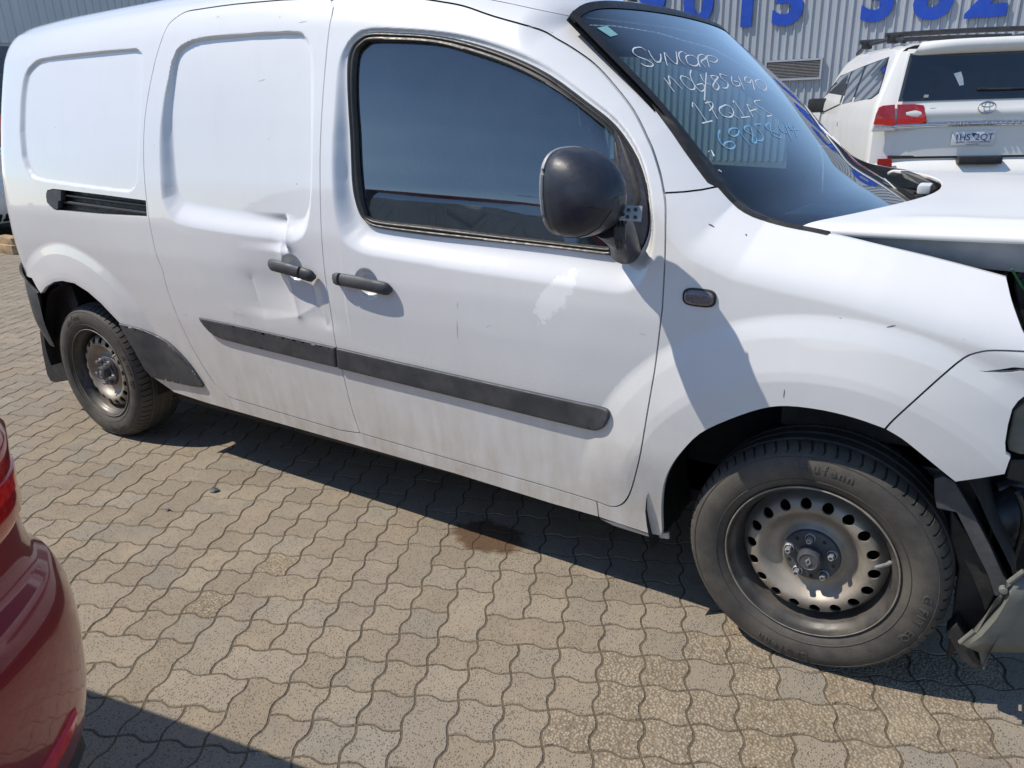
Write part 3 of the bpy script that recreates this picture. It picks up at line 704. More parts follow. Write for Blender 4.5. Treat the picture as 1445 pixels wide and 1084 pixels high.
# ---------------- roof
def roofpt(x, v):
    zt = float(zroof(x))-.045; Ys = float(S(np.array([x]), np.array([zt]))[0])+.004; Y = Ys+v*(VW-2*Ys); e = min(Y-Ys, VW-Ys-Y)
    z = zt+.045*(1-math.exp(-e/.06))+.022*(1-((Y-.915)/(.915-Ys))**2)-.001
    return (x, Y, z)
vs = np.concatenate([np.linspace(0, .12, 14), np.linspace(.14, .86, 24), np.linspace(.88, 1, 14)])
P = [[roofpt(x+(.02*(1-(2*v-1)**2) if x > -.85 else 0), v) for v in vs] for x in list(np.linspace(-3.60, -1.6, 34))+list(np.linspace(-1.57, -.785, 30))]
roof = B().grid(P).build('roof', 'white', van, auto=70)
b = B(); ab = roofpt(-.93, .55); b.lathe([(.0, .045), (.010, .043), (.014, .03), (.02, .006), (.026, 0), (.026, -.01)], 20, 'Z', ab).tube([Vector(ab)+Vector((0, 0, .03)), Vector(ab)+Vector((-.10, 0, .30))], [.006, .0025], 8); b.build('antenna', 'black', roof)
# ---------------- windscreen
WE = cr([(-.768, .232, 1.606), (-.675, .212, 1.53), (-.544, .192, 1.42), (-.458, .180, 1.34), (-.395, .172, 1.275), (-.325, .165, 1.205), (-.270, .17, 1.150), (-.185, .19, 1.105), (-.06, .22, 1.035)], 8)
def wspt(s, v):
    q = s*(len(WE)-1); i = min(int(q), len(WE)-2); e = WE[i]+(WE[i+1]-WE[i])*(q-i); c = 1-(2*v-1)**2; c2 = 1-abs(2*v-1)**2.6
    ed = min(v, 1-v)*(VW-2*e[1]); return (e[0]+(.012+.135*s)*(.5*c2+.5*c), e[1]+v*(VW-2*e[1]), e[2]+(1-s)**1.5*(.042*(1-math.exp(-ed/.06))+.022*c))
ws = B().grid([[wspt(s, v) for v in np.linspace(.004, .996, 60)] for s in np.linspace(.0, 1, 50)]).build('windscreen', 'glass_ws', van)
def band(s0, s1, v0, v1, off, ns=40, nv=60):
    out = []
    for s in np.linspace(s0, s1, ns):
        out.append([Vector(wspt(s, v))+Vector((-.004, 0, -.005))*off for v in np.linspace(v0, v1, nv)])
    return out
fr = B().grid(band(0, 1, .0, .028, 1.2, 50, 4)).grid(band(0, 1, .972, 1, 1.2, 50, 4)).grid(band(0, .035, .02, .98, 1.2, 4, 50)).grid(band(.93, 1, .02, .98, 1.2, 5, 50)); fr.build('windscreen_black_band', 'frit', ws)
b = B(); edge = [Vector(wspt(s, 0.003)) for s in np.linspace(0, 1, 50)]
pan = [Vector((p[0], float(S(np.array([p[0]]), np.array([p[1]]))[0])+.002, p[1])) for p in resample_open(np.vstack([cr(EDGE[:6], 8), H_EDGE[::-1]]))]
b.grid([[p+Vector((0, -.004, .002)) for p in edge], ]*1) if False else None
def near_on(path, q): return min(path, key=lambda p: (p-q).length)
b.grid([[near_on(pan, e)+Vector((-.0042, -.0135, -.0036)), near_on(pan, e)+Vector((.001, -.0045, .003)), (near_on(pan, e)+e)/2+Vector((.006, 0, .006)), e+Vector((.003, 0, .003)), Vector(wspt(min(1, i/49), .02))+Vector((.001, 0, .002))] for i, e in enumerate(edge)])
b.build('windscreen_seal', 'rubber', ws)
top = [Vector(wspt(0, v)) for v in np.linspace(0, 1, 50)]; rt = [Vector(p) for p in P[-1]]
b = B(); b.grid([[near_on(rt, t_)+Vector((-.004, 0, .001)), (t_+near_on(rt, t_))/2+Vector((0, 0, .003)), t_+Vector((.004, 0, .002)), Vector(wspt(.03, v))+Vector((.001, 0, .002))] for v, t_ in zip(np.linspace(0, 1, 50), top)])
b.build('windscreen_top_seal', 'rubber', ws)
# handwriting and sticker lie on the glass
_gs = [(s, v) for s in np.linspace(0, 1, 200) for v in np.linspace(0, .8, 200)]
_gp = np.array([wspt(*q) for q in _gs]); _gx = project(_gp)
def on_ws(px):
    d = ((_gx-np.array(px))**2).sum(1); k = np.argpartition(d, 4)[:4]; wgt = 1/(d[k]+.02); p = (_gp[k]*wgt[:, None]).sum(0)/wgt.sum(); q = Vector(p); return q+(Vector(CP)-q).normalized()*.004
def z4(pts): return [(860+x/4.817, 40+y/4.817) for x, y in pts]
WRITE = [('chalk', [[(245,150),(215,130),(170,135),(158,160),(190,190),(255,215),(295,240),(290,258),(255,258),(215,240)], [(265,152),(285,190),(318,230),(342,228),(350,205),(348,175)], [(392,255),(372,165),(400,195),(460,248),(452,155)], [(520,175),(490,158),(470,175),(480,215),(512,245)], [(545,180),(518,195),(535,240),(580,255),(605,240),(590,200),(548,180)], [(615,262),(600,190),(640,180),(655,205),(620,225),(652,262)], [(678,262),(660,190),(700,188),(735,210),(720,230),(680,225)],
  [(440,430),(365,330),(415,385),(402,318),(495,415)], [(520,330),(485,325),(490,360),(545,415),(580,410),(570,370),(522,330)], [(555,285),(548,320),(575,380),(620,430),(648,410),(635,375),(595,385)], [(615,310),(640,360),(690,385)], [(658,300),(645,490)], [(740,330),(690,320),(700,345),(745,390),(730,420),(700,390),(740,330)], [(800,325),(750,310),(765,345),(805,370),(800,405),(770,405)], [(830,325),(830,360),(850,390),(885,390),(880,365),(845,360)], [(875,325),(915,415)], [(965,345),(925,330),(920,360),(955,370),(967,345),(985,420)], [(1010,350),(990,360),(1010,400),(1050,425),(1070,400),(1040,360),(1010,350)],
  [(565,535),(572,505),(665,640)], [(630,645),(700,628)], [(665,495),(735,615)], [(650,510),(690,498),(705,530),(680,560)], [(790,520),(745,545),(765,590),(820,605),(845,575),(825,535),(790,520)], [(810,570),(880,612)], [(842,505),(850,497),(920,605)], [(895,607),(955,600)], [(975,602),(932,510),(1032,595)], [(950,565),(1000,548)], [(1025,490),(985,495),(1000,520),(1075,570),(1105,590),(1070,600)]]),
 ('chalkblue', [[(750,690),(738,735),(765,790),(820,820),(855,800),(835,770),(790,775),(775,800)], [(870,680),(825,680),(810,715),(850,735),(880,710),(872,682),(905,730),(960,795)], [(960,665),(925,665),(920,695),(990,735),(1000,775),(970,775),(975,730),(960,665)], [(1030,650),(985,655),(1020,700),(1045,740),(1035,765),(1000,760)], [(1090,640),(1060,660),(1080,690),(1155,720),(1160,745),(1110,725),(1095,690),(1090,640)], [(1150,655),(1170,700),(1225,715)], [(1190,640),(1240,760)], [(1215,640),(1230,690),(1285,690)], [(1250,660),(1275,740)]])]
for mname, strokes in WRITE:
    b = B()
    for st in strokes:
        pts = [on_ws(p) for p in cr(z4(st), 5)]
        for _ in range(2): pts = [pts[0]]+[(pts[i-1]+pts[i]*2+pts[i+1])/4 for i in range(1, len(pts)-1)]+[pts[-1]]
        hw = .0023 if mname == 'chalk' else .0027; L_ = []
        for i, p in enumerate(pts):
            t_ = (pts[min(i+1, len(pts)-1)]-pts[max(i-1, 0)]).normalized(); nn = (Vector((.62, 0, .78))-t_*t_.dot(Vector((.62, 0, .78)))).normalized(); sd_ = t_.cross(nn)*hw*random.uniform(.75, 1.15)
            L_.append([p-sd_, p+sd_])
        b.grid(L_)
    b.build('handwriting', mname, ws)
q4 = [on_ws(p) for p in ((842.5,39.5),(856,36.5),(872,49.5),(861,52))]
B().add(q4, [(0, 1, 2, 3)]).build('registration_sticker', simple('sticker_teal', (.22, .45, .47), .5), ws, smooth=False)
b = B(); 
for pl in ([(1000,214),(1003,212),(1008,220)], [(1014,240),(1018,243)]): b.tube([on_ws(p) for p in pl], .0018, 5)
b.build('marker_ticks', 'chalk', ws)['kind'] = 'stuff'
# ---------------- bonnet, sprung open and shoved back
def hoodpt(v, t):
    Y = .165+v*1.50; c = 1-(2*v-1)**2; x0 = -.128+.235*(1-abs(2*v-1)**2.2); x = x0+(.80-.10*(2*v-1)**2-x0)*t
    zn = 1.119+.016*(x+.12); z = zn+(-.030*v*(x+.1)/.4 if x > -.1 else 0)*.6+.016*c-.004*v
    ed = min(v, 1-v)*1.5; z -= .012*math.exp(-ed/.018); z += .006*math.sin(9*x+4*Y)*c*.5+.012*math.exp(-((v-.075)/.03)**2)*sstep(np.array((x-.0)/.2)).item()*.6
    z -= .35*max(0, x-.36)**2
    return Vector((x, Y, z))
hv = np.concatenate([np.linspace(0, .1, 14), np.linspace(.12, .88, 30), np.linspace(.9, 1, 10)])
hP = [[hoodpt(v, t) for v in hv] for t in np.linspace(0, 1, 44)]
hb = B().grid(hP)
n0 = [r[0] for r in hP]; hb.grid([[p, p+Vector((0, -.003, -.005)), p+Vector((0, .001, -.013)), p+Vector((0, .018, -.014))] for p in n0])
r0 = hP[0]; hb.grid([[p, p+Vector((-.003, 0, -.004)), p+Vector((.001, 0, -.012)), p+Vector((.03, 0, -.013))] for p in r0])
hood = hb.build('bonnet', 'hood', van, auto=60); hood['label'] = 'crumpled white bonnet sprung up from the fender'
ib = B()
ib.grid([[p+Vector((.0, .016, -.013)), p+Vector((0, .020, -.03)), p+Vector((0, .026, -.055)), p+Vector((0, .04, -.066-.012*sstep(np.array((p.x-.05)/.3)).item())), p+Vector((0, .12, -.05)), p+Vector((0, .5, -.022))] for p in n0])
ib.build('bonnet_inner_frame', 'grey_paint', hood, auto=50)
hg = [Vector(atY(p, .19)) for p in ((1238,346),(1290,352),(1340,357),(1349,352),(1346,349),(1290,344),(1238,339))]
B().prism(hg, (0, .02, 0)).build('bonnet_hinge', 'grey_paint', hood, smooth=False, bevel=.002)
# ---------------- cowl with wiper parts
b = B()
for i in range(14):
    v = .30+i*.045; p = Vector(wspt(1, v)); b.tube([p+Vector((-.03, 0, .012)), p+Vector((.05, .01, .016)), p+Vector((.10, .02, .002))], .006, 6)
b.grid([[Vector(wspt(1, v))+Vector((dx, 0, -.03+.02*math.sin(dx*60))) for dx in np.linspace(-.03, .16, 8)] for v in np.linspace(.02, .98, 40)])
b.build('cowl_grille', 'black', van, auto=50)
ck = [Vector(atY(p, y)) for p, y in (((1270,241),1.42),((1276,252),1.40),((1298,262),1.36),((1316,270),1.33),((1327,265),1.30),((1328,258),1.30),((1312,256),1.34),((1296,246),1.38),((1282,241),1.42))]
B().prism(ck, (0, .03, -.004)).build('cowl_corner_cover', 'trim', van, smooth=False, bevel=.003)
B().box((.02, 1.20, 1.075), (.06, 1.29, 1.105), .008).build('white_clip', 'paper', van)
w0 = [Vector(wspt(.97, v))+Vector((.012, 0, .014)) for v in np.linspace(.60, .18, 12)]
b = B().tube(w0, .007, 8); b.tube([Vector(wspt(.97, .60))+Vector((.06, .02, .0)), w0[0]+Vector((.01, 0, .01)), w0[5]+Vector((0, 0, .008))], .009, 8); b.build('wiper', 'black', van)

# ---------------- wheels
def make_wheel():
    wh = empty('wheel', (0, 0, 0), parent=van, keep=False)
    RO = .3145
    # tyre: Y < 0 is the outer face
    prof = [(.204, -.012), (.212, -.022), (.225, -.030), (.245, -.0365), (.265, -.038), (.282, -.034), (.292, -.029), (.297, -.024), (.303, -.016), (.309, -.006), (.3125, .006), (.314, .018), (.3095, .022), (.3095, .027), (.3145, .031), (.3145, .060), (.309, .064), (.309, .070), (.3145, .074), (.3145, .102), (.309, .107), (.309, .112), (.3145, .116), (.3145, .134), (.3125, .148), (.303, .168), (.285, .190), (.26, .196), (.225, .188), (.204, .170)]
    nb = 68; V = []; F = []; m = len(prof)
    steps = []
    for i in range(nb):
        a0 = i/nb
        for fr_, g in ((0, 0), (.78, 0), (.82, 1), (.96, 1)): steps.append((a0+fr_/nb, g))
    for a_, g in steps:
        for k, (r, y) in enumerate(prof):
            rr = r
            if g and r > .2985 and (y < .02 or y > .12): rr = r-.007*min(1, (r-.2985)/.006)
            sk = .012*math.sin(math.pi*(y-.0)/.16)/.31 if 8 <= k <= 25 else 0
            an = 2*math.pi*a_+sk; V.append((rr*math.cos(an), y, rr*math.sin(an)))
    N = len(steps)
    for i in range(N):
        j = (i+1) % N
        for k in range(m-1): F.append((i*m+k, j*m+k, j*m+k+1, i*m+k+1))
    # the contact patch is pressed flat
    V = [(v[0], v[1], max(v[2], -HUB+.0005)) for v in V]
    mesh('tyre', V, F, 'tyre', wh, True, False, auto=42)
    # raised lines and lettering on the sidewall
    b = B()
    for r, y in ((.2885, -.0315), (.2305, -.0325)): b.lathe([(r-.0014, y+.001), (r-.0008, y-.0012), (r+.0008, y-.0012), (r+.0014, y+.001)], 120)
    b.build('sidewall_ridges', 'tyre', wh, keep=False)['kind'] = 'stuff'
    def ring_text(txt, ang, size, r):
        wd = size*.72
        for i, ch in enumerate(txt):
            if ch == ' ': continue
            a = ang-(i-(len(txt)-1)/2)*wd/r
            cu = bpy.data.curves.new('t', 'FONT'); cu.body = ch; cu.size = size; cu.align_x = 'CENTER'; cu.extrude = .0016; cu.offset = .0006; cu.resolution_u = 2
            to = bpy.data.objects.new('t', cu); me = bpy.data.meshes.new_from_object(to); bpy.data.objects.remove(to); me.name = 'letter'; me.materials.clear(); me.materials.append(MT['tyre'])
            # glyph x -> tangent (clockwise seen from outside), y -> radial, z -> outward (-Y)
            er = Vector((math.cos(a), 0, math.sin(a))); et = Vector((math.sin(a), 0, -math.cos(a)))
            for v in me.vertices:
                rr = r+v.co.y*1.15; p = er*rr+et*v.co.x*1.25; yb = np.interp(rr, [.225, .245, .265, .282, .292], [-.030, -.0365, -.038, -.034, -.029]); v.co = (p.x, yb-.0004-max(0, v.co.z), p.z)
            link(bpy.data.objects.new('sidewall_letter', me), wh, False)
    ring_text('Laufenn', math.radians(93), .026, .258); ring_text('G FIT EQ', math.radians(-8), .024, .258); ring_text('Laufenn', math.radians(268), .026, .258)
    # rim barrel
    b = B().lathe([(.2075, -.016), (.2085, -.0225), (.2065, -.026), (.2025, -.0245), (.2005, -.018), (.198, -.008), (.1915, -.002), (.186, .006), (.184, .03), (.176, .045), (.173, .075), (.178, .13)], 96)
    b.build('rim', 'rimdark', wh, keep=False, auto=40)
    b = B().lathe([(.2086, -.0215), (.2082, -.0255), (.2062, -.0268), (.2046, -.0258)], 96); b.build('rim_edge', simple('worn_rim_edge', (.30, .27, .23), .45, .4, var=.25, scale=30), wh, keep=False)
    # disc with eighteen round openings
    pr, py = zip(*[(.030, .020), (.050, .019), (.064, .019), (.070, .022), (.080, .033), (.092, .0345), (.106, .027), (.118, .011), (.127, .002), (.136, .0005), (.150, .004), (.160, .010), (.166, .022), (.170, .034), (.178, .046)])
    yf = curve1(list(pr), list(py), .0025, 0, .25); tt = np.linspace(0, 2*np.pi, 121)[:-1]
    circ = lambda cx, cy, r, n: np.array([(cx+r*math.cos(t), cy+r*math.sin(t)) for t in np.linspace(0, 2*np.pi, n+1)[:-1]])
    holes = [circ(.1475*math.cos(k*math.pi/9+.1), .1475*math.sin(k*math.pi/9+.1), .0138, 20) for k in range(18)]+[circ(0, 0, .030, 40)]
    pts = []
    for r in np.arange(.036, .176, .0045):
        n = int(2*math.pi*r/.006); pts.append(circ(0, 0, r, n))
    pts = np.vstack(pts)
    for h_ in holes: pts = pts[(~inside(pts, h_)) & (segd(pts, h_) > .002)]
    V2, F2 = cdt_fill(circ(0, 0, .1765, 150), holes, pts); rr = np.hypot(V2[:, 0], V2[:, 1]); yy = yf(rr)
    V = [(V2[i, 0], yy[i], V2[i, 1]) for i in range(len(V2))]; F = [tuple(f) for f in F2]
    for h_ in holes[:-1]:
        k = len(V); n = len(h_)
        cx = h_.mean(0)
        for j in range(2):
            for p in h_: q = cx+(p-cx)*(1.0-.02*j); V.append((q[0], float(yf(math.hypot(*p)))+.0006+.006*j, q[1]))
        F += [(k+i, k+(i+1) % n, k+n+(i+1) % n, k+n+i) for i in range(n)]
    mesh('wheel_disc', V, F, 'steel', wh, True, False, auto=40)
    B().lathe([(.0, .20), (.165, .20), (.172, .12), (.172, .07)], 40).build('brake_drum', 'dark', wh, keep=False)
    b = B().lathe([(.071, .026), (.068, .014), (.062, .0105), (.040, .0095), (.030, .010), (.029, -.010), (.027, -.017), (.022, -.020), (.0205, -.0185), (.001, -.0185)], 60)
    b.build('hub_cap', 'trim', wh, keep=False, auto=30)
    # raised diamond emblem on the cap
    em = [(0, .013), (.008, 0), (0, -.013), (-.008, 0)]; ei = [(0, .007), (.0035, 0), (0, -.007), (-.0035, 0)]; b = B()
    V = [(x, -.0186, z) for x, z in em]+[(x*.9, -.0215, z*.92) for x, z in em]+[(x, -.0215, z) for x, z in ei]+[(x, -.0186, z) for x, z in ei]
    b.add(V, [(i, (i+1) % 4, 4+(i+1) % 4, 4+i) for i in range(4)]+[(4+i, 4+(i+1) % 4, 8+(i+1) % 4, 8+i) for i in range(4)]+[(8+i, 8+(i+1) % 4, 12+(i+1) % 4, 12+i) for i in range(4)])
    b.build('emblem', 'zinc', wh, False, False)
    for k in range(5):
        a = math.radians(90+12+72*k); cx, cz = .054*math.cos(a), .054*math.sin(a)
        B().lathe([(.0125, .012), (.0125, .004), (.0105, .002)], 14, 'Y', (cx, 0, cz)).lathe([(.0078, .004), (.0078, -.012), (.0066, -.0145), (.0046, -.0145), (.0043, -.008), (.001, -.008)], 6, 'Y', (cx, 0, cz)).build('wheel_bolt', 'zinc', wh, False, False)
        a += .63; B().lathe([(.0045, .0102), (.0045, .0088), (.001, .0088)], 12, 'Y', (.056*math.cos(a), 0, .056*math.sin(a))).build('hub_hole', 'dark', wh, False, False)
    va = math.radians(18); e = Vector((math.cos(va), 0, math.sin(va)))
    B().tube([e*.182+Vector((0, .012, 0)), e*.176+Vector((0, .002, 0)), e*.160+Vector((0, -.010, 0)), e*.152+Vector((0, -.016, 0))], [.006, .005, .0045, .0035], 10).build('valve', 'zinc', wh, keep=False)
    return wh
wheel0 = make_wheel(); off = Vector(VAN0)
wheel0.location = Vector((0, .072, HUB))-off; wheel0.rotation_euler = (0, math.radians(6), 0)
for loc, ry, rz in (((-WB, .068, HUB), -20, 0), ((0, VW-.072, HUB), 0, 180), ((-WB, VW-.072, HUB), 40, 180)):
    wc = copy_tree(wheel0, van); wc.matrix_parent_inverse = Matrix(); wc.location = Vector(loc)-off; wc.rotation_euler = (0, math.radians(ry if rz == 0 else 0), math.radians(rz))
    # the flat of each tyre stays on the ground: undo the spin for the tyre itself
    for ch in wc.children:
        if ch.name.startswith('tyre'): ch.rotation_euler = (0, -math.radians(ry if rz == 0 else 0), 0)
for ch in wheel0.children:
    if ch.name.startswith('tyre'): ch.rotation_euler = (0, -math.radians(6), 0)

# ---------------- arches, underside, far side, rear
def liner(cx, sgn=1, name='wheel_arch_liner', r=.425, a0=-12, a1=192, y0=.03, y1=.36):
    b = B(); yy = lambda y: y if sgn > 0 else VW-y
    P = [[(cx+r*(1+.02*math.sin(9*a))*math.cos(a), yy(y), HUB+r*(1+.02*math.sin(9*a))*math.sin(a)) for y in np.linspace(y0, y1, 4)] for a in np.linspace(math.radians(a0), math.radians(a1), 40)]
    b.grid(P); c = (cx, yy(y1), HUB); b.add([c]+[row[-1] for row in P], [(0, i+1, i+2) for i in range(len(P)-1)]); return b.build(name, 'dark', van, auto=60)
for s_ in (1, -1): liner(0, s_, y0=.035, a0=-20, a1=192); liner(-WB, s_, r=.43, y0=.045, a0=-4, a1=184)
b = B().box((-2.62, .10, .24), (-.46, VW-.10, .34), .02).box((-3.58, .36, .30), (-2.62, VW-.36, .42), .02).box((-.46, .36, .24), (.50, VW-.36, .38), .02); b.build('underbody', 'dark', van)['kind'] = 'stuff'
# mudflap behind the rear wheel, rear bumper and lamp
mf = [Vector(atY(p, .09)) for p in ((58,416),(59,440),(56,470),(60,500),(66,528),(71,538),(78,540),(95,537),(100,520),(96,470),(110,430),(100,402),(75,400))]
B().prism(mf, (.0, .22, 0)).build('mudflap', 'black', van, smooth=False, bevel=.003)
P = []
for z in np.linspace(.90, .38, 15):
    row = []
    for t in np.linspace(0, 1, 26):
        # wraps from the arch round the corner to the rear face
        xs_ = -3.345-.30*max(0, .66-z)
        if t < .4: x = xs_-(3.60+xs_)*(t/.4); Y = float(S_base(np.array([max(x, -3.62)]), np.array([z]))[0])-.012
        else: x = -3.60-.12*math.sin((t-.4)/.6*math.pi/2)**.6; Y = .17+((t-.4)/.6)*(VW/2-.17)
        row.append((x-.02*sstep(np.array((.62-z)/.2)).item()*0, Y+.03*max(0, (.5-z))*2, z))
    P.append(row)
zb = US([(31,374),(45,393),(58,413)])
P2 = [[(max(p[0], -3.80) if True else 0, p[1], p[2]) for p in r] for r in P]
b = B().grid([[(x, y, min(z, .652+max(0, -3.32-x)*.46)) for x, y, z in r] for r in P2]); rbump = b.build('rear_bumper', 'trim', van, auto=60)
B().grid([[(-3.615-.035*math.sin(math.pi*k/6), .118+.028*k/6*3+ .002*i*0, z) for k in range(7)] for i, z in enumerate(np.linspace(.98, 1.42, 16))]).build('tail_lamp', 'red_lens', van)
# rear doors (plain, faces away)
rd = [(VW/2, 1.79), (.42, 1.765), (.30, 1.71), (.24, 1.5), (.20, 1.2), (.185, .95), (.185, .62)]
lo_ = [(y, z) for y, z in rd]+[(VW-y, z) for y, z in rd[::-1][:-1]]
b = B().prism([(-3.665+.02*0, y, z) for y, z in lo_], (.05, 0, 0)); b.build('rear_doors', 'white', van, smooth=False, bevel=.01)
# far side
mir = [(body_o, [], 'white'), (front_door_o, [SEAL_O], 'white'), (slide_door_o, [], 'white'), (fender_o, [], 'white')]
for (ol, hl, mt), nm in zip(mir, ('body_side', 'front_door', 'sliding_door', 'front_fender')):
    side_panel(nm, ol, hl, mat=mt, parent=van, mirror=True, coarse=True, sfun=S_base, step=.03)
side_panel('window_seal', SEAL_O, [GLASS], gap=-.001, mat='rubber', parent=van, mirror=True, coarse=True, sfun=lambda x, z: S_base(x, z)+.012, rim=.02, step=.02)
side_panel('window_glass', GLASS, gap=-.004, mat='glass_door', parent=van, mirror=True, coarse=True, sfun=lambda x, z: S_base(x, z)+.02, rim=0)
# ---------------- cabin
b = B(); P = []
for x in np.linspace(-.45, .02, 10):
    P.append([(x+.10*(1-(2*v-1)**2), .16+v*1.51, 1.0+.045*sstep(np.array((x+.45)/.3)).item()-.05*sstep(np.array((x-.0)/.1)).item()+.02*math.exp(-((v-.24)/.12)**2)) for v in np.linspace(0, 1, 40)])
P = [[(-.46+0*p[0], p[1], .70) for p in P[0]]]+P
b.grid(P).build('dashboard', 'interior', van, auto=50)
dpan = B().box((-1.72, .12, .45), (-1.69, VW-.12, 1.25)).box((-1.719, .26, 1.25), (-1.691, VW-.26, 1.68)); dpan.build('bulkhead', 'interior', van, smooth=False)
B().grid([[(x, .30+v*1.23, float(zroof(x))-.055) for v in np.linspace(0, 1, 8)] for x in np.linspace(-1.7, -.86, 8)]).build('headliner', 'interior', van)
B().box((-1.7, .12, .40), (-.50, VW-.12, .44)).build('cabin_floor', 'interior', van, smooth=False)
for yy in (.50, 1.33):
    st = B().box((-1.28, yy-.25, .52), (-.80, yy+.25, .74), .06).box((-1.42, yy-.24, .70), (-1.24, yy+.24, 1.30), .07, Matrix.Translation((-1.33, yy, .7))@Matrix.Rotation(math.radians(-10), 4, 'Y')@Matrix.Translation((1.33, -yy, -.7))).box((-1.52, yy-.13, 1.33), (-1.42, yy+.13, 1.54), .05)
    st.build('seat', 'seatcloth', van)['kind'] = 'stuff'
ctr = Vector((-.60, .50, 1.02)); ax = Vector((-.75, 0, .55)).normalized(); e1 = Vector((0, 1, 0)); e2 = ax.cross(e1)
ringp = [ctr+e1*.185*math.cos(t)+e2*.185*math.sin(t) for t in np.linspace(0, 2*np.pi, 40)]
b = B().tube(ringp, .016, 8, cap=False).tube([ctr, ctr-ax*.3], [.05, .04], 10).tube([ctr-e1*.18, ctr, ctr+e1*.18], [.012, .03, .012], 8); b.build('steering_wheel', 'interior', van)['kind'] = 'stuff'
pp = [(-.30, .75, 1.052), (-.12, .72, 1.062), (-.10, .98, 1.062), (-.28, 1.02, 1.052)]; B().prism(pp, (0, 0, .003)).build('paper_sheet', 'paper', van, smooth=False)
# door cards keep the light out of the cabin
for m_ in (False, True):
    o = side_panel('door_card', np.vstack([[(-1.47, .42), (-.50, .42), (-.46, .9), (-.47, 1.10), (-1.47, 1.14)]]), gap=0, mat='interior', parent=van, mirror=m_, coarse=True, sfun=lambda x, z: S_base(x, z)+.075, rim=0)
# ---------------- torn front end
def blk(name, pts, Y, d, mat, bevel=.004, off=(0, 0, 0)):
    return B().prism([Vector(atY(p, Y)) for p in pts], (d[0], d[1], d[2])).build(name, mat, van, smooth=False, bevel=bevel)
B().box((.0, .55, .50), (.42, 1.30, .90), .03).build('engine_block', 'engine', van)
B().box((.08, .62, .901), (.40, 1.20, .955), .02).build('engine_cover', 'black', van)
rad = B().box((.50, .34, .38), (.545, VW-.34, .90), .006).build('radiator', 'zinc', van)
for k_ in range(9): B().box((.494, .36, .42+k_*.052), (.4995, VW-.36, .436+k_*.052)).build('radiator_fin', 'engine', rad, smooth=False)
B().box((.46, .20, .90), (.60, VW-.20, .965), .012).build('slam_panel', 'engine', van)
B().box((.58, .22, .44), (.66, VW-.22, .56), .015).build('crash_beam', 'valance', van)
for yy_ in (.24, VW-.30): B().box((.05, yy_, .42), (.62, yy_+.07, .54), .012).build('chassis_rail', 'engine', van)
B().box((-.10, .20, .60), (.30, .23, 1.03)).box((-.13, .20, .60), (-.10, VW-.2, 1.04)).box((-.10, .23, .84), (.30, VW-.23, .86)).build('inner_apron', 'engine', van, smooth=False)['kind'] = 'stuff'
for k_, (pp_, rr_) in enumerate((([(1432,470,.18),(1440,510,.20),(1447,545,.19),(1441,566,.15)], .005), ([(1425,690,.13),(1438,700,.10),(1444,740,.12),(1430,790,.16)], .006), ([(1390,700,.16),(1400,740,.13),(1396,780,.15),(1412,806,.12)], .004))):
    B().tube([Vector(atY((a_, b_), c_)) for a_, b_, c_ in cr(pp_, 4)], rr_, 7).build('loose_cable', 'rubber', van)
B().box((.345, .16, .90), (.50, .60, 1.02), .015).build('battery', 'engine', van)
b = B().tube([Vector(atY((1388,372), .22)), Vector(atY((1412,376), .22)), Vector(atY((1450,373), .24))], .006, 8); b.build('bonnet_seal', 'trim', van)
B().tube([Vector(atY((1428,380), .16)), Vector(atY((1440,402), .17)), Vector(atY((1462,430), .2))], .0025, 6).build('green_cable', 'green_wire', van)
blk('headlamp_bracket', [(1430,402),(1462,380),(1470,470),(1448,462),(1438,440)], .22, (0, .1, 0), 'engine')
b = B().tube([Vector(atY((1395,735), .20)), Vector(atY((1428,722), .22)), Vector(atY((1470,718), .26))], [.055, .072, .075], 24); b.build('intake_duct', 'engine', van)
b = B().tube([Vector(atY((1405,690), .22)), Vector(atY((1440,684), .24)), Vector(atY((1475,690), .28))], [.02, .035, .035], 16); b.build('hose', 'engine', van)
blk('bumper_bracket', [(1430,580),(1442,570),(1460,566),(1470,640),(1440,642),(1423,636),(1421,625)], .075, (0, .05, 0), 'valance')
blk('bumper_beam', [(1424,650),(1470,646),(1470,690),(1418,676)], .10, (0, .10, 0), 'engine')
# liner edge that has come loose
le = [(1318,676),(1332,672),(1347,680),(1372,722),(1398,772),(1416,812),(1422,822),(1412,842),(1404,842),(1394,812),(1372,768),(1350,724),(1340,722),(1322,718),(1318,700)]
blk('loose_arch_liner', le, .055, (0, .03, 0), 'trim', .003)
blk('liner_flap', [(1340,715),(1390,790),(1405,840),(1385,880),(1362,905),(1335,935),(1352,800),(1340,760)], .12, (0, .06, 0), 'black', .004)
blk('liner_skirt', [(1334,892),(1350,880),(1372,915),(1386,940),(1378,946),(1358,934)], .06, (0, .05, 0), 'black', .003)
def torn(pts, Y0, dY):
    V = [Vector(atY(p, Y0)) for p in pts]; return V
va = [(1355,907),(1376,889),(1393,868),(1409,846),(1423,821)]; vb = [(1380,920),(1402,905),(1425,880),(1440,850),(1450,812)]; vc = [(1420,921),(1450,921),(1462,900),(1470,870),(1475,820)]
P = [[Vector(atY(p, .045)) for p in va], [Vector(atY(((p[0]+q[0])/2-3, (p[1]+q[1])/2), .028)) for p, q in zip(va, vb)], [Vector(atY(p, .035)) for p in vb], [Vector(atY(p, .065)) for p in vc]]
b = B().grid(P); b.grid([[q+Vector((.004, .012, -.003)) for q in r] for r in P]); 
vo = b.build('bumper_valance', 'valance', van, auto=60); vo['label'] = 'dusty grey bumper valance hanging loose behind the front wheel'
md = vo.modifiers.new('s', 'SOLIDIFY'); md.thickness = .004
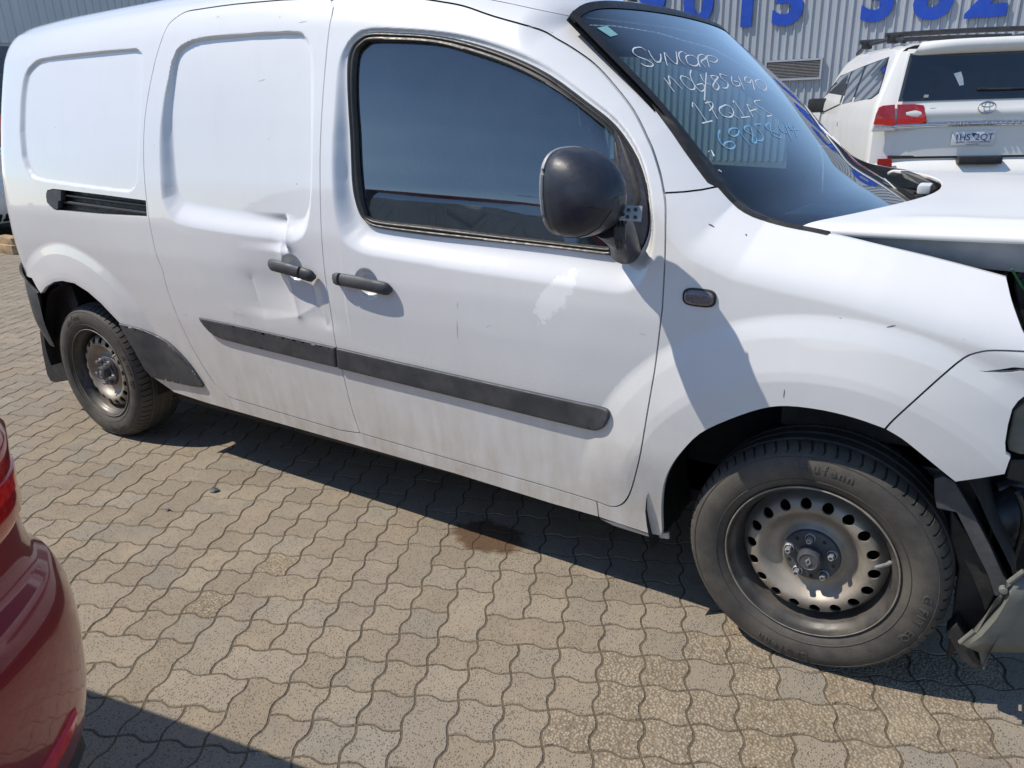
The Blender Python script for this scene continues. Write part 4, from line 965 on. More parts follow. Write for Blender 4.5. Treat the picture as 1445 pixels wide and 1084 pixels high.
B().tube([Vector(atY((1445,806), .03)), Vector(atY((1424,822), .03)), Vector(atY((1409,847), .035)), Vector(atY((1376,890), .042)), Vector(atY((1355,907), .045))], .006, 8).build('valance_lip', 'valance', van)
B().lathe([(.0, -.004), (.007, -.003), (.009, 0), (.009, .01)], 14, 'Y', tuple(atY((1416,834), .028))).build('push_clip', 'valance', van)
b = B().prism([Vector(atY(p, .05)) for p in ((1381,920),(1397,920),(1392,936),(1388,945))], (0, .01, 0)); b.build('mounting_tab', 'valance', van, smooth=False)
blk('sill_flange', [(846,732),(870,738),(915,754),(943,752),(944,761),(913,757),(866,742)], .10, (0, .01, 0), 'white', .001)

# ------------------------------------------------------------------ ground
ground = tag(bpy.data.objects.new('ground', bpy.data.meshes.new('ground')), kind='structure')
ground.data.from_pydata([(-120, -120, -.0021), (120, -120, -.0021), (120, 120, -.0021), (-120, 120, -.0021)], [], [(0, 1, 2, 3)]); ground.data.materials.append(MT['sand']); COL.objects.link(ground)
O2 = np.array([-.4169, -.2772]); E1 = np.array([.10538, .0432]); E1 = E1/np.linalg.norm(E1); E2 = np.array([-E1[1], E1[0]]); PITCH = .1136; AW = .0068
TS = [0, .2, .38, .62, .8]; 
def wave(t): return float(np.clip(1.5*math.sin(2*math.pi*t), -1, 1))*AW
def cell_loop(cells_w, cells_h):
    L = []
    for i in range(cells_w):
        for t in TS: L.append(((i+t)*PITCH, wave(t)))
    for j in range(cells_h):
        for t in TS: L.append((cells_w*PITCH-wave(t), (j+t)*PITCH))
    for i in range(cells_w)[::-1]:
        for t in TS: L.append(((i+1-t)*PITCH, cells_h*PITCH+wave(1-t)))
    for j in range(cells_h)[::-1]:
        for t in TS: L.append((-wave(1-t), (j+1-t)*PITCH))
    return np.array(L)
def paver_geo(cw, ch):
    c = np.array([cw*PITCH/2, ch*PITCH/2]); L = cell_loop(cw, ch)-c
    o1 = inset(L, .0012); o2 = inset(L, .0042); n = len(o1)
    V = [(p[0], p[1], -.0040) for p in o1]+[(p[0], p[1], 0) for p in o2]
    F = [(i, (i+1) % n, n+(i+1) % n, n+i) for i in range(n)]+[tuple(range(n, 2*n))]
    V += [(p[0], p[1], -.02) for p in o1]; F += [(2*n+i, 2*n+(i+1) % n, (i+1) % n, i) for i in range(n)]
    return V, F
GEO = {k: paver_geo(*k) for k in ((2, 1), (1, 2), (1, 1))}
PMESH = {}
for k, (V, F) in GEO.items():
    for mt in ('paver', 'paver_pebble', 'paver_grey'):
        me = bpy.data.meshes.new('paver'); me.from_pydata(V, [], F); me.materials.append(MT[mt]); PMESH[k, mt] = me
rot = math.atan2(E1[1], E1[0]); blocks = []
for i in range(-110, 62):
    for j in range(-56, 80):
        m_ = (i-j) % 4
        if m_ in (1, 3): continue
        if m_ == 0: k = (2, 1); lo = (i, j)
        else: k = (1, 2); lo = (i, j-1)
        parts = [(k, lo)]
        rs = random.random(); c0 = O2+E1*PITCH*(lo[0]+k[0]/2)+E2*PITCH*(lo[1]+k[1]/2)
        if rs < (.8 if c0[0] > -.55 else .7): parts = [((1, 1), lo), ((1, 1), (lo[0]+(k[0] == 2), lo[1]+(k[1] == 2)))]
        for kk, l2 in parts:
            c = O2+E1*PITCH*(l2[0]+kk[0]/2)+E2*PITCH*(l2[1]+kk[1]/2)
            if -9.5 < c[0] < 2.9 and -2.6 < c[1] < 4.6: blocks.append((kk, c))
def px_of(c): return project(np.array([[c[0], c[1], 0]]))[0]
vis = []
for idx, (kk, c) in enumerate(blocks):
    d = np.array([c[0], c[1], 0])-CP
    if d@CF < .2: continue
    q = px_of(c)
    if -20 < q[0] < W+20 and 300 < q[1] < H+25 and not (c[1] > .25 and c[0] > -3.6): vis.append((np.linalg.norm(d), idx))
vis.sort(); near = set(i for _, i in vis[:300])
SV, SF, ST = [], [], []
cr_, sr_ = math.cos(rot), math.sin(rot)
for idx, (kk, c) in enumerate(blocks):
    dz = max(-.0007, min(.0012, random.gauss(.0001, .0006))); tx, ty = random.gauss(0, .0022), random.gauss(0, .0022)
    if idx in near:
        pr_ = .72 if (c[0] > -.42 and random.random() < .8) else .012; r_ = random.random()
        mt = 'paver_pebble' if r_ < pr_ else ('paver_grey' if r_ < pr_+.18 else 'paver')
        o = bpy.data.objects.new('paver', PMESH[kk, mt]); o.location = (c[0], c[1], dz); o.rotation_euler = (tx, ty, rot); COL.objects.link(o); o.parent = ground
    else:
        V, F = GEO[kk]; k0 = len(SV); n = len(V)//3; tn = random.random()
        for v in V[:2*n]: SV.append((c[0]+v[0]*cr_-v[1]*sr_, c[1]+v[0]*sr_+v[1]*cr_, v[2]+dz+tx*v[1]-ty*v[0])); ST.append(tn)
        SF += [tuple(i+k0 for i in f) for f in F[:n+1]]
me = bpy.data.meshes.new('paver_field'); me.from_pydata(SV, [], SF); me.materials.append(MT['paver_stuff'])
at = me.attributes.new('tint', 'FLOAT', 'POINT'); at.data.foreach_set('value', ST)
o = bpy.data.objects.new('paver_field', me); COL.objects.link(o); o.parent = ground; o['kind'] = 'stuff'

# ------------------------------------------------------------------ four-wheel drive wagon parked behind
LCX, LCY, LCB = -.0207, 7.2085, .3472
def lc_ray(px):
    d = ray(px); c, s_ = math.cos(LCB), math.sin(LCB); R = np.array([[c, s_, 0], [-s_, c, 0], [0, 0, 1]])
    return R@(CP-np.array([LCX, LCY, 0])), R@d
def yrear(z): return .30*max(0., z-1.18)
def LR(px, off=0.0):
    o, d = lc_ray(px); z = 1.1
    for _ in range(20): t = (yrear(z)-off-o[1])/d[1]; q = o+d*t; z = q[2]
    return np.array([q[0], yrear(z)-off, z])
def uside(z): return .975 if z < 1.05 else (.975-.12*(z-1.05) if z < 1.25 else .951-.36*(z-1.25))
def LS(px, off=.004):
    o, d = lc_ray(px); z = 1.3
    for _ in range(30): t = (-(uside(z)+off)-o[0])/d[0]; q = o+d*t; z = .5*z+.5*q[2]
    return np.array([-(uside(q[2])+off), q[1], q[2]])
wagon = tag(empty('wagon', (LCX, LCY, 0), LCB), 'white four-wheel drive wagon with roof racks parked against the sheet wall', 'car')
kw = dict(keep=False)
zr_ = curve1([-.5, .0, .3, 2.4, 2.9, 3.5, 3.7, 4.7, 5.0], [1.80, 1.80, 1.835, 1.85, 1.78, 1.28, 1.17, 1.08, .95], .07, -1, 6)
P = []
for y in list(np.linspace(.0, .3, 6))+list(np.linspace(.4, 4.7, 34))+[4.85, 4.93, 4.96]:
    zt = float(zr_(y)); row = []; en = 1-.10*max(0, (y-4.5)/.46)**2-.02*max(0, (.1-y)/.1)**2
    zs = [.42, .5, .7, .9, 1.0, 1.06, 1.12, 1.18, 1.25]; 
    side = [(uside(z)*en*(1 if z > .5 else .97), min(z, zt-.04+.0*z)) for z in zs]
    if zt > 1.33: side += [(uside(z)*en, z) for z in np.linspace(1.32, zt-.10, 6)]
    else: side += [(uside(1.2)*en-.02*i, zt-.03+.004*i) for i in range(6)]
    u1, z1 = side[-1]
    side += [(u1-.02, zt-.065), (u1-.06, zt-.035), (u1-.13, zt-.015), (u1*.5, zt-.002), (0, zt)]
    half = side; row = [(-u, y+(yrear(z) if y < .5 else yrear(z)*max(0, 1-(y-.5)/1.2)), z) for u, z in half]+[(u, y+(yrear(z) if y < .5 else yrear(z)*max(0, 1-(y-.5)/1.2)), z) for u, z in half[::-1][1:]]
    P.append(row)
b = B().grid(P); b.add(P[-1], [tuple(range(len(P[-1])))]); 
# rear end cap
cap = []
for z in list(np.linspace(.42, 1.74, 40)):
    w_ = uside(z)*.982
    cap.append([(w_*t, yrear(z)-.045*(1-abs(t)**7), z) for t in np.linspace(-1, 1, 41)])
b.grid(cap); wbody = b.build('body', 'white2', wagon, auto=40, **kw)
# tailgate, proud of the body, with its own edges
tg = []
for z in np.linspace(.775, 1.755, 44):
    uu = .80-.20*max(0, z-1.25)
    y_ = yrear(z)-.058 - .012*math.exp(-((z-1.17)/.05)**2) + (.018 if .86 < z < 1.0 else 0)*0
    tg.append([(uu*t, y_+.03*abs(t)**8, z) for t in np.linspace(-1, 1, 31)])
b = B().grid(tg); 
for e_, dy in ((0, 1), (-1, 1)): b.grid([[r[e_], (r[e_][0]*(.999), r[e_][1]+.05, r[e_][2])] for r in tg])
b.grid([[p, (p[0], p[1]+.05, p[2])] for p in tg[0]])
tailgate = b.build('tailgate', 'white2', wagon, auto=40, **kw)
def rect_rear(u0, u1, z0, z1, off, n=10, m=16, taper=0.0, rnd=None):
    return [[((u0+(u1-u0)*t)*(1-taper*(z-z0)), yrear(z)-off+.0, z) for t in np.linspace(0, 1, m)] for z in np.linspace(z0, z1, n)]
g = rect_rear(-.775, .775, 1.285, 1.715, .066, 12, 24, .24); B().grid(g).build('rear_glass', 'glass_dark', tailgate, **kw)
g = rect_rear(-.74, .74, 1.31, 1.69, .060, 4, 4, .24); B().grid(g).build('dark_lining', 'interior', tailgate, **kw)
# spoiler above the glass
sp = [[(u, .10+.30*(z-1.7)-.10*math.sin(t)-.02, z) for u in np.linspace(-.70, .70, 24)] for t, z in zip(np.linspace(0, 2.2, 8), (1.70, 1.705, 1.72, 1.74, 1.765, 1.79, 1.81, 1.825))]
sp = [[(u*(1-.02*i), y+.06*(abs(u)/.7)**4, z-.015*(abs(u)/.7)**3) for u, y, z in r] for i, r in enumerate(sp)]
B().grid(sp).build('spoiler', 'white2', wagon, auto=50, **kw)
# lamps (left traced, right mirrored)
def lamp(name, pts, off, mat, par, th=.012):
    L = [LR(p, off) for p in pts]
    for s_ in (1, -1): B().prism([(s_*q[0], q[1], q[2]) for q in L][::s_], (0, -th, 0)).build(name, mat, par, False, False, bevel=.003 if th > .01 else 0)
lamp('tail_lamp', [(1266,147.5),(1290,147),(1303,148.5),(1306,163),(1308,172),(1296,175),(1266,177)], .060, 'red_lens', tailgate)
lamp('brake_lens', [(1266,168),(1307,166),(1308,171.5),(1296,174.5),(1266,176.5)], .0725, 'red_lens_bright', tailgate, .002)
lamp('reverse_lens', [(1266,177.5),(1296,175.5),(1304,174),(1292,182.5),(1266,184)], .060, 'clear_lens', tailgate)
lamp('tail_lamp', [(1262,147.5),(1245,149),(1240,151.5),(1236,161),(1232,176),(1262,177)], .050, 'red_lens', wagon, .03)
lamp('brake_lens', [(1262,168),(1235,168),(1232.5,176),(1262,177)], .0815, 'red_lens_bright', wagon, .002)
lamp('reverse_lens', [(1262,177.5),(1232,176.5),(1229,186),(1262,184)], .050, 'clear_lens', wagon, .03)
lamp('rear_reflector', [(1258,223.5),(1238,224),(1237,232),(1244,235),(1258,236)], .085, 'red_lens', wagon, .02)
# chrome strip with raised lettering
cs = B().grid([[(u, -.062-.026*math.sin(math.pi*k/5), 1.045+.05*k/5+.012*(abs(u)/.8)**2*-1) for u in np.linspace(-.80, .80, 30)] for k in range(6)]); cs.build('chrome_strip', 'chrome', tailgate, auto=60, **kw)
def text_mesh(txt, size, ext, off=0, align='CENTER'):
    cu = bpy.data.curves.new('t', 'FONT'); cu.body = txt; cu.size = size; cu.align_x = align; cu.extrude = ext; cu.offset = off; cu.resolution_u = 4
    to = bpy.data.objects.new('t', cu); me = bpy.data.meshes.new_from_object(to); bpy.data.objects.remove(to); return me
def put_text(name, txt, size, ext, mat, mtx, parent, off=0, keep=False):
    me = text_mesh(txt, size, ext, off); me.materials.clear(); me.materials.append(MT[mat]); me.transform(mtx); me.name = name
    return link(bpy.data.objects.new(name, me), parent, keep)
RX = Matrix.Rotation(math.radians(90), 4, 'X')
for i, ch in enumerate('LAND CRUISER'):
    if ch != ' ': put_text('badge_letter', ch, .052, .004, 'zinc', Matrix.Translation((-.30+i*.055, -.090, 1.052))@RX, tailgate)
# oval emblem
def ell(cx, cz, rx, rz, r, yy=-.082): return [(cx+rx*math.cos(t), yy, cz+rz*math.sin(t)) for t in np.linspace(0, 2*np.pi, 33)]
b = B(); ec = LR((1383, 152), .08)
for rx, rz, dz in ((.075, .052, 0), (.024, .046, .004), (.050, .020, .026)): b.tube(ell(0, ec[2]+dz-(.0 if rx > .06 else .002), rx, rz, .006), .006, 6, cap=False)
b.build('oval_emblem', 'chrome', tailgate, **kw)
# plate recess and plate
b = B().grid([[(u, -.0625+.02*(1-max(abs(u)/.36, abs(z-.915)/.11)**6 if max(abs(u)/.36, abs(z-.915)/.11) < 1 else 0)*0, z) for u in np.linspace(-.36, .36, 12)] for z in np.linspace(.81, 1.02, 6)])
pl = [LR(p, .07) for p in ((1345.5,183.5),(1405,182),(1403.5,206),(1344.5,207.5))]
zc = sum(q[2] for q in pl)/4; uc = (pl[0][0]+pl[1][0])/2; pw, ph = .372, .134
plate_o = B().box((uc-pw/2, -.077, zc-ph/2), (uc+pw/2, -.070, zc+ph/2), .002).build('number_plate', 'plate', tailgate, **kw)
for txt, du in (('1HS', -.095), ('2QT', .095)): put_text('plate_characters', txt, .082, .0012, 'plate_blue', Matrix.Translation((uc+du, -.0785, zc-.018))@RX, tailgate)
B().prism([(uc-.022, -.0775, zc+.045), (uc+.022, -.0775, zc+.045), (uc, -.0775, zc+.008)], (0, -.002, 0)).build('plate_triangle', 'plate_blue', tailgate, False, False)
put_text('plate_line', 'VICTORIA - THE EDUCATION STATE', .0185, .0008, 'plate_blue', Matrix.Translation((uc, -.0785, zc-.042))@RX, tailgate)
put_text('plate_line', 'Corporation Fleet', .016, .0008, 'plate_blue', Matrix.Translation((uc, -.0785, zc-.060))@RX, tailgate)
# wiper
wp = [LR(p, .085) for p in ((1381,125.5),(1400,126),(1450,124.5),(1480,124))]; B().tube(wp, [.012, .010, .007, .005], 8).build('rear_wiper', 'black', tailgate, **kw)
hp = LR((1356, 110), .068); B().prism([LR(p, .0665) for p in ((1346,104),(1356,101),(1359,110),(1360,120),(1354,121))], (0, -.001, 0)).build('window_sticker', simple('faded_sticker', (.30, .38, .46), .6), tailgate, False, False)
B().box((-.56, -.068, 1.315), (-.52, -.0665, 1.34)).build('small_sticker', 'paper', tailgate, False, False)
# bumper
bb = [[(u, -.02-.12*math.sin(min(1, k/4)*math.pi/2)-.02*math.sin(k/8*math.pi)+.10*(abs(u)/.97)**6, .765-.05*k+(.0 if k else 0)) for u in np.linspace(-.97, .97, 30)] for k in range(8)]
rb_ = B().grid(bb).build('rear_bumper', 'white2', wagon, auto=60, **kw)
B().box((-.19, -.155, .70), (.19, -.05, .775), .01).build('step_pad', 'black', rb_, **kw)
B().box((-.80, -.056, .755), (.80, .0, .785), .004).build('bumper_gap', 'black', rb_, **kw)
# side glass: three panes behind dark posts
for name, pts in (('side_glass', [(1154,154),(1167,131),(1186,108.5),(1201,100.5),(1186,147.5),(1161,159.5)]), ('side_glass', [(1203,100),(1220,94),(1201.5,143.5),(1188,147)]), ('side_glass', [(1223,93),(1253,81.5),(1246,110),(1239,131),(1230,138),(1204,144)])):
    L = [LS(p) for p in pts]; B().add(L, [tuple(range(len(L)))]).build(name, 'glass_dark', wagon, False, False)
L = [LS(p, .0015) for p in ((1153,155.5),(1167,130),(1186,107),(1222,92),(1255,80),(1247,111),(1240,132),(1230,139.5),(1160,161.5))]; B().add(L, [tuple(range(len(L)))]).build('side_window_surround', 'frit', wagon, False, False)
B().lathe([(.0, .0), (.03, .002), (.04, .012)], 16, 'X', tuple(LS((1181,175), .004))).build('door_handle', 'zinc', wagon, **kw)
for s_ in (-1, 1):
    B().box((s_*1.02-.13, 3.10, 1.13), (s_*1.02+.13, 3.24, 1.31), .04).build('wing_mirror', 'black', wagon, **kw)
    B().tube([(s_*.70, y, float(zr_(y))+.05-(.05 if i in (0, 5) else 0)) for i, y in enumerate(np.linspace(.35, 2.6, 6))], .022, 8).build('roof_rail', 'black', wagon, **kw)
for y in (.72, 2.0):
    cb = B().tube([(u, y, float(zr_(y))+.078+.012*(1-(u/.8)**2)) for u in np.linspace(-.80, .80, 9)], .026, 10, flat=1.8); cb.build('cross_bar', 'black', wagon, **kw)
    for s_ in (-1, 1): B().box((s_*.72-.05, y-.07, float(zr_(y))+.0), (s_*.72+.05, y+.07, float(zr_(y))+.085), .015).build('bar_foot', 'black', wagon, **kw)
def plain_wheel(par, loc, R=.39, wd=.26):
    w_ = empty('wheel', loc, parent=par, keep=False)
    B().lathe([(R*.62, -wd/2), (R*.9, -wd/2-.005), (R*.98, -wd/2+.03), (R, 0), (R*.98, wd/2-.03), (R*.9, wd/2+.005), (R*.62, wd/2)], 48, 'X').build('tyre', 'tyre', w_, keep=False)
    B().lathe([(.0, -wd/2+.02), (R*.2, -wd/2+.01), (R*.45, -wd/2+.04), (R*.6, -wd/2+.02), (R*.64, -wd/2), (R*.64, wd/2), (R*.6, wd/2-.02), (R*.45, wd/2-.04), (.0, wd/2-.02)], 40, 'X').build('rim', 'metal', w_, keep=False)
    return w_
for s_ in (-1, 1):
    for y in (1.02, 3.87): plain_wheel(wagon, (s_*.86, y, .39))

# ------------------------------------------------------------------ sedans (rear toward local +x, base at the middle)
def make_sedan(label, paint, loc, rz, glass='glass_dark'):
    sd = tag(empty('sedan', loc, rz), label, 'car')
    half = cr([(2.27, 0), (2.255, .30), (2.20, .52), (2.115, .72), (2.03, .82), (1.90, .873), (1.55, .893), (.5, .90), (-1.1, .895), (-1.8, .86), (-2.1, .75), (-2.25, .5), (-2.30, 0)], 7)
    loop = np.vstack([half, half[::-1][1:-1]*np.array([1, -1])]); t = np.roll(loop, -1, 0)-np.roll(loop, 1, 0); t /= np.linalg.norm(t, axis=1)[:, None]; nrm = np.stack([t[:, 1], -t[:, 0]], 1)
    if (nrm*(loop-np.array([0, 0]))).sum() < 0: nrm = -nrm
    n = len(loop)
    zs0 = np.array([.20, .235, .26, .29, .33, .36, .40, .44, .48, .52, .56, .60, .63, .645, .655, .665, .68, .71, .75, .79, .83, .87, .90, .925, .945, .96])
    rear = np.interp(zs0, [.20, .235, .26, .30, .36, .44, .54, .60, .64, .655, .67, .71, .80, .87, .92, .945, .96], [.16, .13, .09, .055, .028, .010, .0, .004, .014, .022, .040, .045, .048, .042, .040, .055, .09])
    zs = zs0*1.07
    side = np.interp(zs0, [.20, .235, .30, .45, .60, .66, .72, .82, .90, .93, .96], [.08, .05, .03, .012, .0, .006, .008, .02, .035, .06, .12])
    P = []
    for i in range(n):
        x = loop[i, 0]; f = float(sstep(np.array((x-1.45)/.45))); row = []
        fr_ = float(sstep(np.array((-1.0-x)/1.2)))
        for k, z in enumerate(zs):
            d = rear[k]*f+side[k]*(1-f); p = loop[i]-nrm[i]*d
            zz = z-.16*fr_*max(0, (z-.4)/.56); row.append((p[0], p[1], zz))
        P.append(row)
    b = B().grid(P+[P[0]]); 
    # deck and bonnet: fill the top loop with a crowned grid
    tl = [r[-1] for r in P]; m = len(half)
    G = []
    for i in range(1, m-1):
        a, c = np.array(tl[i]), np.array(tl[n-i]); G.append([tuple(a+(c-a)*q+np.array([0, 0, .045*(1-(2*q-1)**2)])) for q in np.linspace(0, 1, 17)])
    b.grid(G); b.add([tuple(p) for p in G[0]]+[tl[0]], [(i, i+1, 17) for i in range(16)]); body = b.build('body', paint, sd, auto=50, **kw)
    def patch(name, i0, i1, z0, z1, off, mat, mirror=True, sl=0.0):
        for s_ in ((1, -1) if mirror else (1,)):
            G = []
            for q in np.linspace(i0, i1, 16):
                i = int(q); fq = q-i; row = []
                for z in np.linspace(z0, z1, 8):
                    z2 = z+sl*(q-i0)/(i1-i0); k = int(np.clip(np.searchsorted(zs, z2)-1, 0, len(zs)-2)); fz = (z2-zs[k])/(zs[k+1]-zs[k])
                    p = (np.array(P[i][k])*(1-fz)+np.array(P[i][k+1])*fz)*(1-fq)+(np.array(P[i+1][k])*(1-fz)+np.array(P[i+1][k+1])*fz)*fq
                    nn = nrm[i]*(1-fq)+nrm[i+1]*fq; e_ = off if (q not in (i0, i1) and z not in (z0, z1)) else -.004
                    row.append((p[0]+nn[0]*e_, s_*(p[1]+nn[1]*e_), p[2]))
                G.append(row)
            B().grid(G).build(name, mat, body, auto=50, **kw)
    patch('tail_lamp', 12, 33, .79, .965, .012, 'red_lens'); patch('lamp_band', 13, 32, .85, .89, .0145, 'red_lens_bright')
    patch('rear_reflector', 8, 22, .385, .42, .008, 'red_lens_bright', sl=.055)
    patch('diffuser', 0, 26, .225, .34, .014, 'black', sl=.02)
    B().box((2.20, -.26, .53), (2.272, .26, .66), .01).build('plate_panel', 'plate', body, **kw)
    # cabin
    prof = [(1.86, .97, .74), (1.70, 1.16, .79), (1.25, 1.34, .70), (.55, 1.40, .62), (.0, 1.445, .61), (-.45, 1.42, .62), (-.85, 1.27, .68), (-1.25, 1.08, .74), (-1.5, .95, .76)]
    pr = cr([(a_, b_+.06, c_) for a_, b_, c_ in prof], 4); C = []
    for x, z, w_ in pr:
        C.append([(x, s_*(w_+.10*(1-q)*((z-.93)/.5)), .93+(z-.93)*q) for s_, q in [(-1, 0), (-1, .35), (-1, .7), (-1, .93)]]+[(x, w_*q, z+.012*(1-q*q)) for q in (-.85, -.5, 0, .5, .85)]+[(x, s_*(w_+.10*(1-q)*((z-.93)/.5)), .93+(z-.93)*q) for s_, q in [(1, .93), (1, .7), (1, .35), (1, 0)]])
    B().grid(C).build('cabin_glass', glass, sd, auto=60, **kw)
    R_ = [[(p[0], p[1]*1.01, p[2]+.008) for p in r[3:10]] for r in C[9:23]]; B().grid(R_).build('roof', paint, sd, auto=60, **kw)
    for s_ in (0, 1):
        for a, c in ((3, 0), (9, 12)) if s_ == 0 else ():
            pass
    for e_ in (3, 9):
        B().tube([Vector(C[i][e_])+Vector((0, 0, .008)) for i in range(0, len(C))], .028, 8).build('roof_pillar', paint, sd, **kw)
    for i in (16,):
        for sl_ in (slice(0, 4), slice(9, 13)): B().tube([Vector(p) for p in C[i][sl_]], .03, 8).build('door_post', 'black', sd, **kw)
    B().grid([[(x, y, .935) for y in (-.7, 0, .7)] for x in (-1.3, 1.5)]).build('cabin_floor', 'interior', sd, **kw)
    for s_ in (-1, 1):
        for x in (1.30, -1.38):
            w_ = plain_wheel(sd, (x, s_*.79, .32), .32, .21); w_.rotation_euler = (0, 0, math.radians(90))
            B().lathe([(.37, s_*.885), (.37, s_*.70), (.01, s_*.70)], 36, 'Y', (x, 0, .33)).build('arch', 'dark', sd, **kw)
        B().box((-1.02, s_*.98-.10, .98), (-.88, s_*.98+.08, 1.10), .03).build('wing_mirror', paint, sd, **kw)
    return sd
sedan = make_sedan('dark red sedan with red tail lamp, its rear corner beside the van', 'red', (-2.865, -2.33, 0), math.radians(10))
sedan2 = make_sedan('white sedan parked far behind the rear of the van', 'white2', (-12.0, 2.75, 0), math.radians(3))
tag(B().box((-9.25, 2.38, .0), (-8.75, 2.50, .10), .006).box((-9.2, 2.42, .101), (-8.8, 2.56, .17), .006).build('timber_blocks', 'timber', None), 'stacked timber offcuts on the paving by the white sedan', 'timber')

# ------------------------------------------------------------------ sheet-clad building
bld = tag(empty('warehouse', (-4, 12.8, 0)), 'pale ribbed sheet-metal warehouse with blue phone number', 'building')
RP = .127
def sheet_mesh(nr, h):
    V = []; xs = []
    for i in range(nr):
        x0 = i*RP; xs += [(x0, 0), (x0+.058, 0), (x0+.070, -.024), (x0+.092, -.024), (x0+.104, 0)]
    xs.append((nr*RP-.0015, 0)); V = [(x, y, 0) for x, y in xs]+[(x, y, h) for x, y in xs]; n = len(xs)
    me = bpy.data.meshes.new('cladding_sheet'); me.from_pydata(V, [], [(i, i+1, n+i+1, n+i) for i in range(n-1)]); return me
sm = sheet_mesh(6, 3.1); sm.materials.append(MT['clad']); sm2 = sheet_mesh(6, 4.6); sm2.materials.append(MT['clad2'])
for i in range(-11, 16):
    o = bpy.data.objects.new('cladding_sheet', sm); o.location = (-4+i*RP*6, 12.8+random.uniform(-.002, .002), .25); link(o, bld)
B().box((-12.4, 12.83, 0), (9.6, 13.0, 3.4)).build('frame_wall', 'clad', bld, smooth=False)
B().box((-12.4, 12.79, 0), (9.6, 12.828, .25)).build('plinth', simple('concrete_plinth', (.30, .29, .27), .9), bld, smooth=False)
wing = tag(empty('warehouse_wing', (-12.4, 6, 0)), 'shaded grey ribbed wing of the warehouse beyond the roof of the van', 'building')
for i in range(-3, 12):
    o = bpy.data.objects.new('cladding_sheet', sm2); o.location = (-12.4, 4.4+i*RP*6, .0 if i > 0 else 2.42); o.rotation_euler = (0, 0, math.radians(90)); 
    if i <= 0: o.scale = (1, 1, .47)
    link(o, wing)
B().box((-12.6, 2.0, 0), (-12.43, 12.8, 4.9)).build('frame_wall', 'clad2', wing, smooth=False)
for k in range(12): B().box((-12.42, 2.15, .05+k*.195), (-12.395, 5.1, .235+k*.195), .008).build('roller_door_slat', simple('roller_door', (.10, .12, .15), .5) if k == 0 else 'roller', wing, smooth=False) if False else None
MT['roller'] = simple('roller_door', (.10, .12, .15), .5)
for k in range(12): B().box((-12.42, 2.15, .05+k*.195), (-12.395, 5.1, .235+k*.195), .008).build('roller_door_slat', 'roller', wing, smooth=False)
# vent
YW = 12.775
def onwall(px): return atY(px, YW)
a, c = onwall((1081, 86)), onwall((1159, 110)); vent = tag(empty('wall_vent', ((a[0]+c[0])/2, YW, c[2])), 'louvred metal vent fixed to the sheet wall below the blue numbers', 'vent')
x0, x1, z0, z1 = a[0], c[0], c[2]-.02, a[2]
fb = B()
for q in (((x0, YW-.05, z0), (x1, YW, z0+.03)), ((x0, YW-.05, z1-.03), (x1, YW, z1)), ((x0, YW-.05, z0+.03), (x0+.03, YW, z1-.03)), ((x1-.03, YW-.05, z0+.03), (x1, YW, z1-.03))): fb.box(*q)
fb.build('vent_frame', 'clad', vent, smooth=False)['kind'] = 'stuff'
ns = 11
for k in range(ns):
    zz = z0+.035+(z1-z0-.07)*k/ns; B().add([(x0+.03, YW-.045, zz), (x1-.03, YW-.045, zz), (x1-.03, YW-.01, zz+.022), (x0+.03, YW-.01, zz+.022)], [(0, 1, 2, 3)]).build('louvre', 'zinc', vent, smooth=False)
B().add([(x0+.02, YW-.004, z0+.02), (x1-.02, YW-.004, z0+.02), (x1-.02, YW-.004, z1-.02), (x0+.02, YW-.004, z1-.02)], [(0, 1, 2, 3)]).build('vent_back', 'trim', vent, smooth=False)
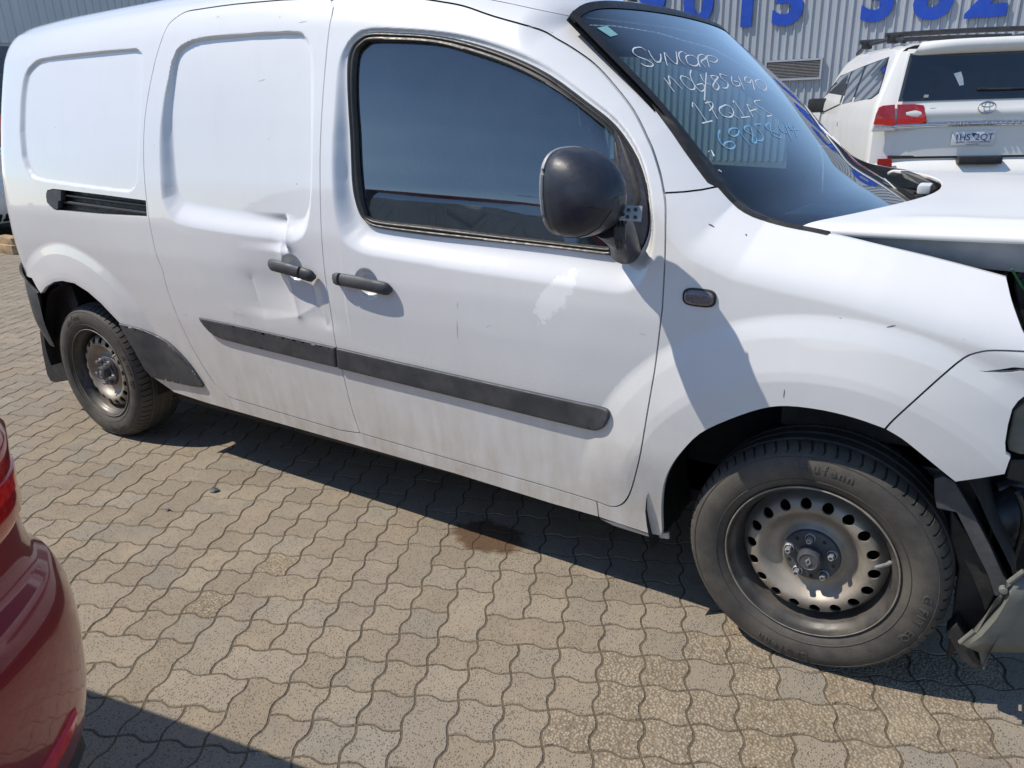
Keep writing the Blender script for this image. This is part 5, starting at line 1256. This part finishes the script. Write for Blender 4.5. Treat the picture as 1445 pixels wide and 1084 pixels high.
# phone number in blue letters
q0 = onwall((985, 31)); sign = tag(empty('phone_number_sign', tuple(onwall((1150, 30)))), 'large blue phone number lettering mounted on the sheet wall', 'sign')
for ch, x_, y_ in (('9', 920, 33), ('0', 985, 32), ('1', 1053, 34.5), ('5', 1111, 32), ('3', 1237, 26.5), ('8', 1314, 23.5), ('2', 1390, 20.5)):
    p = onwall((x_, y_)); o = put_text('digit', ch, 1.02, .012, 'blue_sign', Matrix.Translation((p[0], YW-.02, p[2]))@RX@Matrix.Diagonal((1.04, 1.0, 1, 1)), sign, .042, keep=True)

# ------------------------------------------------------------------ what the door glass mirrors: street lamp and poles beyond the yard
gn = Vector((0, -.985, .17)).normalized()
def mirror_at(px, dist):
    h = Vector(atY(px, .085)); d = Vector(ray(px)).normalized(); r = d-2*d.dot(gn)*gn; k = dist/math.hypot(r.x, r.y); return h+r*k
p = mirror_at((757, 264), 30); hgt = max(6, p.z)
lampo = tag(empty('street_lamp', (p.x, p.y, 0)), 'tall street lamp with curved arm, mirrored in the door glass', 'street lamp')
B().tube([(p.x, p.y, 0), (p.x, p.y, hgt)], [.11, .07], 10).build('pole', 'zinc', lampo)
q = mirror_at((705, 249), 30); B().tube([(p.x, p.y, hgt), (p.x*.6+q.x*.4, p.y*.6+q.y*.4, hgt+.35), (q.x, q.y, hgt+.55)], .05, 8).build('arm', 'zinc', lampo)
B().box((q.x-.35, q.y-.12, hgt+.45), (q.x+.35, q.y+.12, hgt+.6), .04).build('lamp_head', 'zinc', lampo)

# ------------------------------------------------------------------ small litter on the paving
for px_, sz_, nm, mt, lab, cat in (((302, 693), .016, 'stone_chip', 'trim', 'small grey stone chip lying on the sunlit paving', 'stone'), ((237, 720.5), .008, 'bottle_cap', 'black', 'tiny black cap lying on the paving beside the van', 'cap')):
    p = atZ(px_, 0); bm = bmesh.new(); bmesh.ops.create_icosphere(bm, subdivisions=2, radius=1)
    for v in bm.verts: v.co = Vector((v.co.x*sz_*1.5, v.co.y*sz_, max(-.35, v.co.z)*sz_*.5))*(1+.18*math.sin(7*v.co.x+5*v.co.y))
    me = bpy.data.meshes.new(nm); bm.to_mesh(me); bm.free(); me.materials.append(MT[mt]); o = bpy.data.objects.new(nm, me); o.location = (p[0], p[1], sz_*.175+.001); COL.objects.link(o); tag(o, lab, cat)
